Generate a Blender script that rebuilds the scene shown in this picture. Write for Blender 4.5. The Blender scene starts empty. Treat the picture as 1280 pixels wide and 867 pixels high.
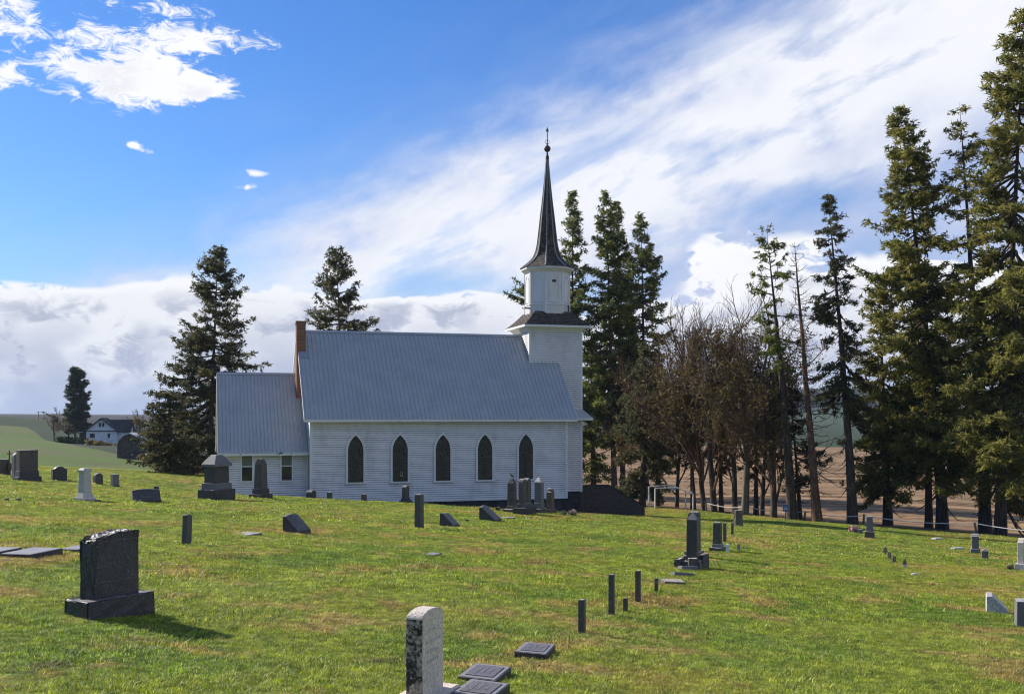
import bpy, bmesh, math, random
import numpy as np
from mathutils import Vector, Matrix

random.seed(7)
SC = bpy.context.scene
COL = SC.collection
R = math.radians

# ---------------------------------------------------------------- camera
EYE = 1.65                      # eye height over the lawn where the photographer stands
F, CX, HZ = 1300.0, 640.0, 516.0   # focal length, centre column and horizon row (photo pixels)
cam_d = bpy.data.cameras.new('camera')
cam = bpy.data.objects.new('camera', cam_d)
COL.objects.link(cam)
cam.location = (0, 0, EYE)
cam.rotation_euler = (R(90), 0, 0)
cam_d.sensor_width = 36.0
cam_d.lens = 36.0 * F / 1280.0
cam_d.shift_y = (HZ - 433.5) / 1280.0
cam_d.clip_start = 0.1
cam_d.clip_end = 20000
SC.camera = cam

# ---------------------------------------------------------------- sun and exposure
SUN_AZ_X, SUN_AZ_Y, SUN_EL = -0.84, 0.543, 32.0     # horizontal direction towards the sun
sun_d = bpy.data.lights.new('sun', 'SUN')
sun = bpy.data.objects.new('sun', sun_d)
COL.objects.link(sun)
_el = R(SUN_EL)
SUN_DIR = Vector((SUN_AZ_X * math.cos(_el), SUN_AZ_Y * math.cos(_el), math.sin(_el))).normalized()
sun.rotation_euler = SUN_DIR.to_track_quat('Z', 'Y').to_euler()
sun.location = (-60, 60, 80)
sun_d.energy = 5.0
sun_d.angle = R(0.55)
sun_d.color = (1.0, 0.93, 0.82)
SC.view_settings.view_transform = 'Standard'
SC.view_settings.look = 'None'
SC.view_settings.exposure = 0.5
SC.view_settings.gamma = 1.0
SC.view_settings.use_curve_mapping = False
SC.cycles.use_denoising = True
SC.cycles.denoiser = 'OPENIMAGEDENOISE'
SC.cycles.denoising_input_passes = 'RGB_ALBEDO_NORMAL'
SC.cycles.denoising_prefilter = 'ACCURATE'
SC.cycles.filter_width = 1.1
SC.cycles.max_bounces = 6
SC.cycles.diffuse_bounces = 3
SC.cycles.glossy_bounces = 3
SC.cycles.transmission_bounces = 4
SC.cycles.transparent_max_bounces = 8
SC.cycles.volume_bounces = 0
SC.cycles.caustics_reflective = False
SC.cycles.caustics_refractive = False

# ---------------------------------------------------------------- node helper
class NT:
    def __init__(self, tree):
        self.t = tree; self.n = tree.nodes; self.l = tree.links
    def node(self, kind, **kw):
        n = self.n.new(kind)
        for k, v in kw.items(): setattr(n, k, v)
        return n
    def put(self, sock, v):
        if v is None: return
        if isinstance(v, bpy.types.NodeSocket): self.l.new(v, sock)
        else:
            if isinstance(v, (tuple, list)) and len(v) == 3 and sock.type == 'RGBA': v = (*v, 1)
            sock.default_value = v
    def m(self, op, a, b=None, c=None, clamp=False):
        n = self.node('ShaderNodeMath', operation=op); n.use_clamp = clamp
        self.put(n.inputs[0], a); self.put(n.inputs[1], b); self.put(n.inputs[2], c)
        return n.outputs[0]
    def add(self, a, b): return self.m('ADD', a, b)
    def mul(self, a, b): return self.m('MULTIPLY', a, b)
    def sub(self, a, b): return self.m('SUBTRACT', a, b)
    def smooth(self, v, lo, hi, o0=0.0, o1=1.0):
        n = self.node('ShaderNodeMapRange', interpolation_type='SMOOTHSTEP')
        self.put(n.inputs[0], v); self.put(n.inputs[1], lo); self.put(n.inputs[2], hi)
        self.put(n.inputs[3], o0); self.put(n.inputs[4], o1)
        return n.outputs[0]
    def lin(self, v, lo, hi, o0=0.0, o1=1.0):
        n = self.node('ShaderNodeMapRange')
        self.put(n.inputs[0], v); self.put(n.inputs[1], lo); self.put(n.inputs[2], hi)
        self.put(n.inputs[3], o0); self.put(n.inputs[4], o1)
        return n.outputs[0]
    def mix(self, f, a, b, blend='MIX'):
        n = self.node('ShaderNodeMix', data_type='RGBA', blend_type=blend)
        self.put(n.inputs[0], f); self.put(n.inputs[6], a); self.put(n.inputs[7], b)
        return n.outputs[2]
    def xyz(self, x, y, z):
        n = self.node('ShaderNodeCombineXYZ')
        self.put(n.inputs[0], x); self.put(n.inputs[1], y); self.put(n.inputs[2], z)
        return n.outputs[0]
    def sep(self, v):
        n = self.node('ShaderNodeSeparateXYZ'); self.put(n.inputs[0], v)
        return n.outputs
    def noise(self, vec, scale, detail=4.0, rough=0.55, dist=0.0, dims='3D'):
        n = self.node('ShaderNodeTexNoise', noise_dimensions=dims)
        self.put(n.inputs['Vector'], vec); self.put(n.inputs['Scale'], scale)
        self.put(n.inputs['Detail'], detail); self.put(n.inputs['Roughness'], rough)
        self.put(n.inputs['Distortion'], dist)
        return n.outputs[0]
    def mapping(self, vec, loc=(0,0,0), rot=(0,0,0), scale=(1,1,1)):
        n = self.node('ShaderNodeMapping'); self.put(n.inputs[0], vec)
        n.inputs[1].default_value = loc; n.inputs[2].default_value = rot; n.inputs[3].default_value = scale
        return n.outputs[0]

# ---------------------------------------------------------------- world: clear sky with cloud layers
world = bpy.data.worlds.new('World')
SC.world = world
world.use_nodes = True
world.node_tree.nodes.clear()
world.cycles.sampling_method = 'MANUAL'
world.cycles.sample_map_resolution = 512
def build_sky():
    w = NT(world.node_tree)
    sky = w.node('ShaderNodeTexSky', sky_type='NISHITA')
    sky.sun_disc = False
    sky.sun_elevation = R(SUN_EL)
    sky.sun_rotation = math.atan2(SUN_AZ_X, SUN_AZ_Y)
    sky.altitude = 400; sky.air_density = 1.15; sky.dust_density = 0.4; sky.ozone_density = 2.2
    hs = w.node('ShaderNodeHueSaturation'); hs.inputs['Saturation'].default_value = 1.25
    hs.inputs['Value'].default_value = 1.0
    w.put(hs.inputs['Color'], sky.outputs[0])
    blue = w.mix(1.0, hs.outputs[0], SKY_TINT, 'MULTIPLY')
    d = w.node('ShaderNodeTexCoord').outputs['Generated']
    x, y, z = w.sep(d)[0:3]
    az = w.m('ARCTAN2', x, y)
    el = w.m('ARCSINE', z)
    # angles of a photo pixel
    def ang(px, py):
        a = math.atan((px - CX) / F)
        return a, math.atan((HZ - py) / F * math.cos(a))
    p = w.xyz(az, el, 0.0)
    pw = w.mapping(p, scale=(1.0, 1.7, 1.0))
    # wobble for ragged cloud outlines
    def cloud_field(off):
        v = w.mapping(pw, loc=off)
        n1 = w.noise(v, 7.0, 3.0, 0.5, 0.25, '2D'); n2 = w.noise(v, 24.0, 5.0, 0.62, 0.3, '2D')
        puff = w.sub(1.0, w.m('ABSOLUTE', w.sub(w.mul(n2, 2.0), 1.0)))      # rounded heaps
        return w.add(w.add(w.mul(n1, 0.85), w.mul(n2, 0.45)), w.add(w.mul(puff, 0.22), -0.33))
    fb = cloud_field((0, 0, 0))
    def gauss(px, py, rx, ry, amp, rot=0.0):
        a0, e0 = ang(px, py)
        dx = w.sub(az, a0); dy = w.sub(el, e0)
        if rot:
            c, s = math.cos(rot), math.sin(rot)
            dx, dy = w.add(w.mul(dx, c), w.mul(dy, s)), w.sub(w.mul(dy, c), w.mul(dx, s))
        q = w.add(w.m('POWER', w.m('ABSOLUTE', w.mul(dx, F / rx)), 2.0), w.m('POWER', w.m('ABSOLUTE', w.mul(dy, F / ry)), 2.0))
        return w.mul(w.m('EXPONENT', w.mul(q, -1.0)), amp)
    def total(lst):
        out = None
        for g in lst:
            s = gauss(*g)
            out = s if out is None else w.add(out, s)
        return out
    bias = total(CUMULUS)
    # the general deck of cumulus that lies low over the horizon all round
    deck = w.smooth(el, R(9.0), R(1.5), 0.0, 0.62)
    dens = w.sub(w.add(w.add(fb, bias), deck), 0.86)
    high = w.smooth(el, R(12.0), R(17.0))
    dens = w.sub(dens, w.mul(high, w.mul(w.sub(0.60, w.noise(w.mapping(p, scale=(1.0, 2.2, 1.0)), 42.0, 5.0, 0.72, 0.5, '2D')), 1.1)))
    cum = w.smooth(dens, w.mul(high, -0.06), w.add(0.10, w.mul(high, 0.14)))
    # light and shade inside the cumulus: compare the noise with itself moved towards the sun
    n_l = cloud_field((0.022, -0.03, 0.0))
    lit = w.smooth(w.sub(fb, n_l), -0.16, 0.10)
    thick = w.smooth(dens, 0.10, 0.40)
    low = w.smooth(el, R(7.5), R(1.0))
    shade_f = w.m('MULTIPLY', thick, w.sub(1.0, w.mul(lit, 0.85)), clamp=True)
    shade_f = w.m('MAXIMUM', shade_f, w.mul(low, w.smooth(w.noise(pw, 7.0, 3.0, 0.5, 0.0, '2D'), 0.36, 0.58)))
    shade_f = w.mul(shade_f, w.sub(1.0, w.mul(high, 0.75)))
    c_col = w.mix(shade_f, CLOUD_WHITE, CLOUD_GREY)
    # cirrus: a wide veil with a bright streaky edge running up to the right
    a1, e1 = ang(255, 330); a2, e2 = ang(1010, 5)
    th = math.atan2(e2 - e1, a2 - a1)
    c, s = math.cos(th), math.sin(th)
    rx_, ry_ = w.sub(az, a1), w.sub(el, e1)
    along = w.add(w.mul(rx_, c), w.mul(ry_, s))
    across = w.sub(w.mul(ry_, c), w.mul(rx_, s))       # > 0: up and left of the edge
    pc = w.xyz(along, across, 0.0)
    streak = w.noise(w.mapping(pc, rot=(0, 0, -0.35), scale=(2.4, 9.0, 1.0)), 2.2, 6.0, 0.60, 0.35, '2D')
    puff = w.noise(w.mapping(pc, scale=(1.6, 3.2, 1.0)), 5.0, 5.0, 0.6, 0.0, '2D')
    edge = w.add(across, w.mul(w.sub(puff, 0.5), 0.17))
    veil = w.mul(w.smooth(edge, 0.055, -0.05), w.smooth(edge, -0.75, -0.30, 0.5, 1.0))
    ridge = w.mul(w.m('EXPONENT', w.mul(w.m('POWER', w.m('ABSOLUTE', w.mul(w.add(edge, 0.065), 9.5)), 2.0), -1.0)), 0.70)
    tex = w.add(w.mul(streak, 0.62), w.mul(puff, 0.66))
    inside = w.smooth(edge, -0.05, -0.24)
    ci = w.mul(veil, w.add(w.smooth(tex, 0.40, 0.86, 0.46, 0.84), w.mul(inside, 0.14)))
    ci = w.m('ADD', ci, w.mul(ridge, w.smooth(tex, 0.38, 0.80)))
    thin = total(BLUE_GAPS)
    ci = w.m('MULTIPLY', ci, w.sub(1.0, thin), clamp=True)
    col = w.mix(ci, blue, w.mix(w.smooth(ridge, 0.15, 0.9), CIRRUS, CLOUD_WHITE))
    col = w.mix(cum, col, c_col)
    # pale air right at the horizon
    col = w.mix(w.smooth(el, R(1.6), R(-0.3), 0.0, 0.55), col, HORIZON)
    bg = w.node('ShaderNodeBackground'); bg.inputs[1].default_value = 0.1
    w.put(bg.inputs[0], col)
    out = w.node('ShaderNodeOutputWorld')
    w.l.new(bg.outputs[0], out.inputs[0])
# colours are radiance / 0.1
SKY_TINT = (0.45, 0.66, 0.98)
CLOUD_WHITE = (7.4, 7.4, 7.5)
CLOUD_GREY = (3.5, 3.75, 4.6)
CIRRUS = (4.0, 4.5, 6.1)
HORIZON = (2.8, 3.5, 5.0)
CUMULUS = [  # photo px, py, half-widths, strength
    (122, 92, 112, 38, 0.74), (225, 100, 60, 22, 0.30), (12, 22, 62, 30, 0.50), (2, 105, 22, 24, 0.36), (315, 52, 78, 17, 0.54), (190, 47, 80, 15, 0.50),
    (225, 10, 160, 18, 0.42), (270, 114, 66, 14, 0.44), (180, 187, 30, 8, 0.46, -0.2), (166, 178, 10, 8, 0.12), (322, 216, 36, 10, 0.62), (292, 233, 56, 9, 0.56), (262, 190, 18, 8, 0.16),
    (70, 400, 190, 62, 0.44), (210, 405, 80, 50, 0.34), (570, 398, 170, 30, 0.44), (350, 410, 70, 36, 0.42), (450, 405, 80, 28, 0.34),
    (1000, 292, 110, 36, 0.24), (880, 340, 90, 50, 0.24), (1150, 380, 180, 75, 0.36), (960, 400, 150, 50, 0.28), (640, 400, 80, 30, 0.28),
]
BLUE_GAPS = [(1010, 245, 120, 26, 0.62), (590, 355, 130, 24, 0.55), (300, 345, 80, 40, 0.4), (1130, 330, 80, 40, 0.35), (1000, 20, 60, 14, 0.35), (900, 170, 120, 16, 0.3)]
build_sky()

# ---------------------------------------------------------------- mesh helpers
class MB:
    """collects faces, then links them as one mesh object"""
    def __init__(self): self.v = []; self.f = []; self.mi = []
    def face(self, pts, mi=0):
        b = len(self.v); self.v += [tuple(p) for p in pts]
        self.f.append(tuple(range(b, b + len(pts)))); self.mi.append(mi)
    def mesh(self, vs, fs, mi=0, M=None):
        b = len(self.v)
        self.v += [tuple(M @ Vector(p)) if M else tuple(p) for p in vs]
        for f in fs: self.f.append(tuple(i + b for i in f)); self.mi.append(mi)
    def box(self, lo, hi, mi=0, M=None):
        x0, y0, z0 = lo; x1, y1, z1 = hi
        vs = [(x0,y0,z0),(x1,y0,z0),(x1,y1,z0),(x0,y1,z0),(x0,y0,z1),(x1,y0,z1),(x1,y1,z1),(x0,y1,z1)]
        self.mesh(vs, [(0,3,2,1),(4,5,6,7),(0,1,5,4),(1,2,6,5),(2,3,7,6),(3,0,4,7)], mi, M)
    def frustum(self, c, a0, b0, z0, a1, b1, z1, mi=0, M=None, off=(0,0)):
        """four-sided block: half sizes a,b at z0 and at z1"""
        x, y = c; ox, oy = off
        vs = [(x-a0,y-b0,z0),(x+a0,y-b0,z0),(x+a0,y+b0,z0),(x-a0,y+b0,z0),
              (x+ox-a1,y+oy-b1,z1),(x+ox+a1,y+oy-b1,z1),(x+ox+a1,y+oy+b1,z1),(x+ox-a1,y+oy+b1,z1)]
        self.mesh(vs, [(0,3,2,1),(4,5,6,7),(0,1,5,4),(1,2,6,5),(2,3,7,6),(3,0,4,7)], mi, M)
    def prism(self, poly, y0, y1, mi=0, M=None):
        """polygon in x,z (counter-clockwise seen from -y) pushed from y0 to y1"""
        n = len(poly)
        vs = [(x, y0, z) for x, z in poly] + [(x, y1, z) for x, z in poly]
        fs = [tuple(range(n)), tuple(range(2*n-1, n-1, -1))]
        for i in range(n):
            j = (i + 1) % n
            fs.append((j, i, i + n, j + n))
        self.mesh(vs, fs, mi, M)
    def tube(self, pts, rad, n=8, mi=0, cap=True):
        pts = [Vector(p) for p in pts]
        if not isinstance(rad, (list, tuple)): rad = [rad] * len(pts)
        b = len(self.v)
        for i, p in enumerate(pts):
            d = (pts[min(i+1, len(pts)-1)] - pts[max(i-1, 0)]).normalized()
            u = d.cross(Vector((0, 0, 1)))
            if u.length < 1e-3: u = Vector((1, 0, 0))
            u.normalize(); w = u.cross(d)
            for k in range(n):
                a = 2 * math.pi * k / n
                self.v.append(tuple(p + (u * math.cos(a) + w * math.sin(a)) * rad[i]))
        for i in range(len(pts) - 1):
            for k in range(n):
                k2 = (k + 1) % n
                self.f.append((b+i*n+k, b+i*n+k2, b+(i+1)*n+k2, b+(i+1)*n+k)); self.mi.append(mi)
        if cap:
            self.f.append(tuple(b + k for k in range(n-1, -1, -1))); self.mi.append(mi)
            e = b + (len(pts)-1) * n
            self.f.append(tuple(e + k for k in range(n))); self.mi.append(mi)
    def lathe(self, prof, c=(0,0,0), n=16, mi=0, rot=0.0, close=True):
        """profile [(radius, z)] turned about z"""
        b = len(self.v)
        for r, z in prof:
            for k in range(n):
                a = 2 * math.pi * k / n + rot
                self.v.append((c[0] + r*math.cos(a), c[1] + r*math.sin(a), c[2] + z))
        for i in range(len(prof) - 1):
            for k in range(n):
                k2 = (k + 1) % n
                self.f.append((b+i*n+k, b+i*n+k2, b+(i+1)*n+k2, b+(i+1)*n+k)); self.mi.append(mi)
        if close:
            self.f.append(tuple(b + k for k in range(n-1, -1, -1))); self.mi.append(mi)
            e = b + (len(prof)-1) * n
            self.f.append(tuple(e + k for k in range(n))); self.mi.append(mi)
    def build(self, name, mats, parent=None, smooth=False, bevel=0.0, rough=0.0, cuts=0, seed=0):
        me = bpy.data.meshes.new(name)
        me.from_pydata(self.v, [], self.f)
        if not isinstance(mats, (list, tuple)): mats = [mats]
        for m in mats: me.materials.append(m)
        me.polygons.foreach_set('material_index', self.mi)
        if bevel or rough or cuts:
            bm = bmesh.new(); bm.from_mesh(me)
            bmesh.ops.remove_doubles(bm, verts=bm.verts, dist=1e-5)
            bmesh.ops.recalc_face_normals(bm, faces=bm.faces)
            if bevel:
                es = [e for e in bm.edges if len(e.link_faces) == 2 and e.calc_face_angle(0) > 0.35]
                bmesh.ops.bevel(bm, geom=es, offset=bevel, segments=2, affect='EDGES', profile=0.6, clamp_overlap=True)
            if cuts:
                bmesh.ops.triangulate(bm, faces=[f for f in bm.faces if len(f.verts) > 4])
                bmesh.ops.subdivide_edges(bm, edges=bm.edges, cuts=cuts, use_grid_fill=True)
            if rough:
                rnd = random.Random(seed)
                for vv in bm.verts:
                    vv.co += Vector((rnd.uniform(-1,1), rnd.uniform(-1,1), rnd.uniform(-1,1))) * rough
            bm.to_mesh(me); bm.free()
        if smooth:
            me.polygons.foreach_set('use_smooth', [True] * len(me.polygons))
        me.update()
        return link(name, me, parent)
def link(name, me, parent=None):
    o = bpy.data.objects.new(name, me); COL.objects.link(o)
    if parent: o.parent = parent
    return o
def np_mesh(name, V, Fs, mat=None):
    me = bpy.data.meshes.new(name)
    V = np.asarray(V, dtype=np.float32); Fs = np.asarray(Fs, dtype=np.int32)
    m, k = Fs.shape
    me.vertices.add(len(V)); me.vertices.foreach_set('co', V.ravel())
    me.loops.add(m * k); me.loops.foreach_set('vertex_index', Fs.ravel())
    me.polygons.add(m); me.polygons.foreach_set('loop_start', np.arange(0, m*k, k, dtype=np.int32))
    me.update(calc_edges=True)
    if mat: me.materials.append(mat)
    return me
def empty(name, loc=(0,0,0), rz=0.0):
    o = bpy.data.objects.new(name, None); COL.objects.link(o)
    o.location = loc; o.rotation_euler = (0, 0, rz); o.empty_display_size = 0.3
    return o
def tag(o, label=None, cat=None, group=None, kind=None):
    if label: o['label'] = label
    if cat: o['category'] = cat
    if group: o['group'] = group
    if kind: o['kind'] = kind
    return o

# ---------------------------------------------------------------- material helpers
def new_mat(name):
    m = bpy.data.materials.new(name); m.use_nodes = True
    m.node_tree.nodes.clear()
    w = NT(m.node_tree)
    b = w.node('ShaderNodeBsdfPrincipled'); o = w.node('ShaderNodeOutputMaterial')
    w.l.new(b.outputs[0], o.inputs[0])
    return m, w, b
def bump(w, b, h, strength=0.4, dist=0.02):
    n = w.node('ShaderNodeBump'); n.inputs['Strength'].default_value = strength; n.inputs['Distance'].default_value = dist
    w.put(n.inputs['Height'], h); w.l.new(n.outputs[0], b.inputs['Normal'])
def plain(name, c1, c2=None, scale=4.0, rough=0.7, detail=5.0, bmp=0.0, bscale=None, metal=0.0, spec=0.5, coord='Object', contrast=(0.35, 0.65)):
    m, w, b = new_mat(name)
    if c2 is None: w.put(b.inputs['Base Color'], c1)
    tc = w.node('ShaderNodeTexCoord').outputs[coord]
    if c2 is not None:
        n = w.noise(tc, scale, detail, 0.6)
        w.put(b.inputs['Base Color'], w.mix(w.smooth(n, *contrast), c1, c2))
    b.inputs['Roughness'].default_value = rough
    b.inputs['Metallic'].default_value = metal
    b.inputs['Specular IOR Level'].default_value = spec
    if bmp: bump(w, b, w.noise(tc, bscale or scale * 4, 6.0, 0.65), bmp, 0.01)
    return m
def stone(name, base, dark, lichen=None, lich=0.55, speck=None, rough=0.75, sscale=160.0, grime=2.5, top=None):
    """weathered stone: fine speckle, streaky grime, patches of lichen"""
    m, w, b = new_mat(name)
    tc = w.node('ShaderNodeTexCoord').outputs['Object']
    oi = w.node('ShaderNodeObjectInfo').outputs['Random']
    tc = w.mapping(tc); 
    off = w.node('ShaderNodeVectorMath', operation='ADD'); w.l.new(tc, off.inputs[0]); w.put(off.inputs[1], w.xyz(w.mul(oi, 37.0), w.mul(oi, 11.0), 0.0))
    v = off.outputs[0]
    sp = w.noise(v, sscale, 2.0, 0.5)
    col = w.mix(w.smooth(sp, 0.40, 0.62), dark, base)
    g = w.noise(w.mapping(v, scale=(1, 1, 0.45)), grime * 2.2, 7.0, 0.68)
    col = w.mix(w.smooth(g, 0.50, 0.72, 0.0, 0.75), col, dark)
    if lichen:
        ln = w.noise(v, grime * 6.0, 6.0, 0.72)
        col = w.mix(w.smooth(ln, lich, lich + 0.07), col, lichen)
    if speck:
        col = w.mix(w.smooth(w.noise(v, sscale * 0.6, 1.0, 0.4), 0.66, 0.70), col, speck)
    if top:      # pale lichen crust on upper faces, painted in to brighten sunlit tops
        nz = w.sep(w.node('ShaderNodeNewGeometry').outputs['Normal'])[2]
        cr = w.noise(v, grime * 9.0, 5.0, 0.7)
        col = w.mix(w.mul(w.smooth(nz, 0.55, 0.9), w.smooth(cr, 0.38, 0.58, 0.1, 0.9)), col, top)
    w.put(b.inputs['Base Color'], col)
    b.inputs['Roughness'].default_value = rough
    bump(w, b, w.add(w.mul(g, 0.6), w.mul(sp, 0.4)), 0.35, 0.012)
    return m

# ---------------------------------------------------------------- the land
SB, SCY = -0.0633, -0.0593            # the lawn falls to the right and away from the camera
TH = R(16.75)                         # the church turns this much from the picture plane
CU = (math.cos(TH), math.sin(TH)); CV = (-math.sin(TH), math.cos(TH))
CO = (-3.38, 55.0)                    # a point on the foot of the long wall
def church_uv(x, y):
    dx, dy = x - CO[0], y - CO[1]
    return dx * CU[0] + dy * CU[1], dx * CV[0] + dy * CV[1]
def sstep(a, b, v):
    t = np.clip((v - a) / (b - a), 0, 1)
    return t * t * (3 - 2 * t)
FENCE = [(75., -20.), (45., 20.), (35.5, 40.), (30.2, 49.5), (26.9, 55.0), (19.6, 60.8), (13.9, 67.5), (9.8, 73.5), (-2., 84.0), (-15., 92.0)]
FX = np.array([p[0] for p in FENCE]); FY = np.array([p[1] for p in FENCE])
def fence_x(y): return np.interp(y, FY, FX)
def ray(px, py, Y): return ((px - CX) / F * Y, Y, EYE - (py - HZ) / F * Y)
_ctl = [ray(*p) for p in [
    (50,586,100),(100,577,128),(150,585,128),(0,562,140),(-150,545,140),(0,531,300),(-150,500,300),(60,541,275),(100,553,250),(130,556,258),(163,574,190),(190,579,165),(185,552,260),
    (30,524,620),(150,527,800),(-200,505,600),(300,540,500),(500,562,150),(500,545,250),(400,575,110),(500,530,600),(300,575,120),
    (840,626,95),(1000,612,100),(1200,626,95),(1340,640,92),(1000,577,185),(1250,581,185),(1500,590,185),(750,600,150),(1000,551,420),(1250,553,420),(1600,556,420),(750,556,420),
    (1000,533,850),(1250,531,850),(750,530,850),(1600,530,850),(950,503,1600),(1030,497,1700),(1200,500,1700),(1330,494,1700),(1700,490,1700),(820,512,1900),
    (30,518,4200),(150,519,4200),(-300,516,4000),(-300,517.5,7000),(0,518.5,7000),(200,518.5,7000),(500,516,7000),(900,503,7000),(1300,497,7000),(1700,494,7000),(350,517,4200),(600,514,4200),(900,500,4200),(1100,496,4200),(1300,493,4200),(1700,490,4200),
    (30,521.5,2200),(180,522.5,2200),(450,520,2000),(650,518,2000)]]
_ctl += [(0,-60,3.5),(-60,-20,5.2),(60,-20,-2.9),(0,-300,9.),(-80,40,2.6),(80,30,-7.4),(-300,0,14.),(300,0,-13.),(420,180,-10.),(-420,180,12.),(-60,80,-0.6),(-45,62,-0.8)]
for a in range(100, 340, 24):
    for rr, zz in ((1500, 8.), (4200, 25.)):
        t = R(a); _ctl.append((math.sin(t) * rr, math.cos(t) * rr, zz))
for X in range(-30, 31, 10):
    for Y in range(0, 61, 10):
        _ctl.append((float(X), float(Y), SB * X + SCY * Y))
_C = np.array(_ctl, dtype=np.float64)
_D = np.sqrt((_C[:, None, 0] - _C[None, :, 0]) ** 2 + (_C[:, None, 1] - _C[None, :, 1]) ** 2)
_W = np.linalg.solve(_D + np.eye(len(_C)) * 1e-6, _C[:, 2])
def far_h(x, y):
    out = np.zeros_like(x)
    for (cx, cy, _), wt in zip(_C, _W): out += wt * np.sqrt((x - cx) ** 2 + (y - cy) ** 2)
    return out
def H(x, y):
    x = np.atleast_1d(np.asarray(x, dtype=np.float64)); y = np.atleast_1d(np.asarray(y, dtype=np.float64))
    pl = SB * x + SCY * y
    pl = pl + 0.018 * np.sin(x * 1.3 + 0.7 * y) + 0.02 * np.sin(0.61 * x - 0.83 * y + 1.0) + 0.012 * np.sin(2.3 * x + 1.9 * y)
    out_r = x - fence_x(y)
    s = np.maximum(sstep(2, 30, out_r), np.maximum(sstep(62, 92, y), np.maximum(sstep(-32, -60, x), sstep(-4, -40, y))))
    h = pl * (1 - s) + far_h(x, y) * s
    u, v = church_uv(x, y)
    pad = sstep(-6.0, -1.8, v) * sstep(-19, -13.5, u) * sstep(17, 11, u) * sstep(16, 10, v)
    return h - 0.5 * pad
def H1(x, y): return float(H(x, y)[0])
def ground_at(px, Y):
    x = (px - CX) / F * Y
    return Vector((x, Y, H1(x, Y)))
def plane_Y(px, py):
    """distance at which the sight line through a photo pixel meets the lawn"""
    lo, hi = 4.0, 75.0
    ys = np.linspace(lo, hi, 1500)
    xs = (px - CX) / F * ys
    gap = (EYE - (py - HZ) / F * ys) - H(xs, ys)
    i = np.where(gap <= 0)[0]
    return float(ys[i[0]]) if len(i) else hi

def lawn_colour(w, P):
    """shared by the lawn sheet and the blades, so that patches agree"""
    big = w.noise(P, 0.16, 4.0, 0.6)
    mid = w.noise(P, 0.75, 5.0, 0.65)
    fine = w.noise(P, 5.5, 4.0, 0.65)
    g = w.mix(w.smooth(fine, 0.32, 0.68), (0.130, 0.201, 0.012), (0.350, 0.390, 0.035))
    g = w.mix(w.smooth(big, 0.49, 0.68, 0.0, 0.8), g, w.mix(w.smooth(fine, 0.3, 0.7), (0.330, 0.277, 0.048), (0.428, 0.354, 0.063)))
    dead = w.smooth(w.add(w.mul(mid, 0.80), w.mul(big, 0.24)), 0.535, 0.615, 0.0, 0.85)
    lush = w.noise(w.mapping(P, loc=(31, 7, 0)), 0.42, 4.0, 0.6)
    g = w.mix(w.smooth(lush, 0.48, 0.62, 0.0, 0.8), g, w.mix(w.smooth(fine, 0.3, 0.7), (0.070, 0.147, 0.010), (0.191, 0.307, 0.023)))
    g = w.mix(dead, g, w.mix(w.smooth(fine, 0.35, 0.65), (0.278, 0.178, 0.063), (0.506, 0.366, 0.142)))
    soil = w.noise(w.mapping(P, loc=(5, 19, 0)), 1.05, 5.0, 0.68)
    g = w.mix(w.smooth(soil, 0.63, 0.70, 0.0, 0.8), g, w.mix(w.smooth(fine, 0.35, 0.65), (0.060, 0.044, 0.024), (0.150, 0.120, 0.060)))
    return g, fine, mid
def mat_lawn():
    m, w, b = new_mat('lawn_turf')
    P = w.node('ShaderNodeNewGeometry').outputs['Position']
    g, fine, mid = lawn_colour(w, P)
    tiny = w.noise(P, 34.0, 4.0, 0.7)
    g = w.mix(w.smooth(tiny, 0.42, 0.62, 0.55, 0.0), g, (0.045, 0.046, 0.012))
    w.put(b.inputs['Base Color'], g)
    b.inputs['Roughness'].default_value = 0.9; b.inputs['Specular IOR Level'].default_value = 0.15
    bump(w, b, w.add(w.mul(tiny, 0.6), w.mul(w.noise(P, 9.0, 5.0, 0.7), 0.8)), 0.9, 0.06)
    return m
def mat_blade():
    m, w, b = new_mat('grass_blade')
    P = w.node('ShaderNodeNewGeometry').outputs['Position']
    rnd = w.node('ShaderNodeNewGeometry').outputs['Random Per Island']
    oi = w.node('ShaderNodeObjectInfo').outputs['Random']
    g, fine, mid = lawn_colour(w, P)
    g = w.mix(w.smooth(rnd, 0.70, 0.86, 0.0, 0.75), g, (0.58, 0.52, 0.22))
    k = w.lin(w.m('POWER', oi, 1.6), 0, 1, 0.62, 1.85)
    g = w.mix(1.0, g, w.xyz(k, k, k), 'MULTIPLY')
    w.put(b.inputs['Base Color'], g)
    b.inputs['Roughness'].default_value = 0.55; b.inputs['Specular IOR Level'].default_value = 0.3
    tr = w.node('ShaderNodeBsdfTranslucent'); w.put(tr.inputs[0], w.mix(1.0, g, (1.25, 1.3, 0.6), 'MULTIPLY'))
    mx = w.node('ShaderNodeMixShader'); mx.inputs[0].default_value = 0.35
    out = [n for n in w.n if n.type == 'OUTPUT_MATERIAL'][0]
    w.l.new(b.outputs[0], mx.inputs[1]); w.l.new(tr.outputs[0], mx.inputs[2]); w.l.new(mx.outputs[0], out.inputs[0])
    return m
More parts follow.
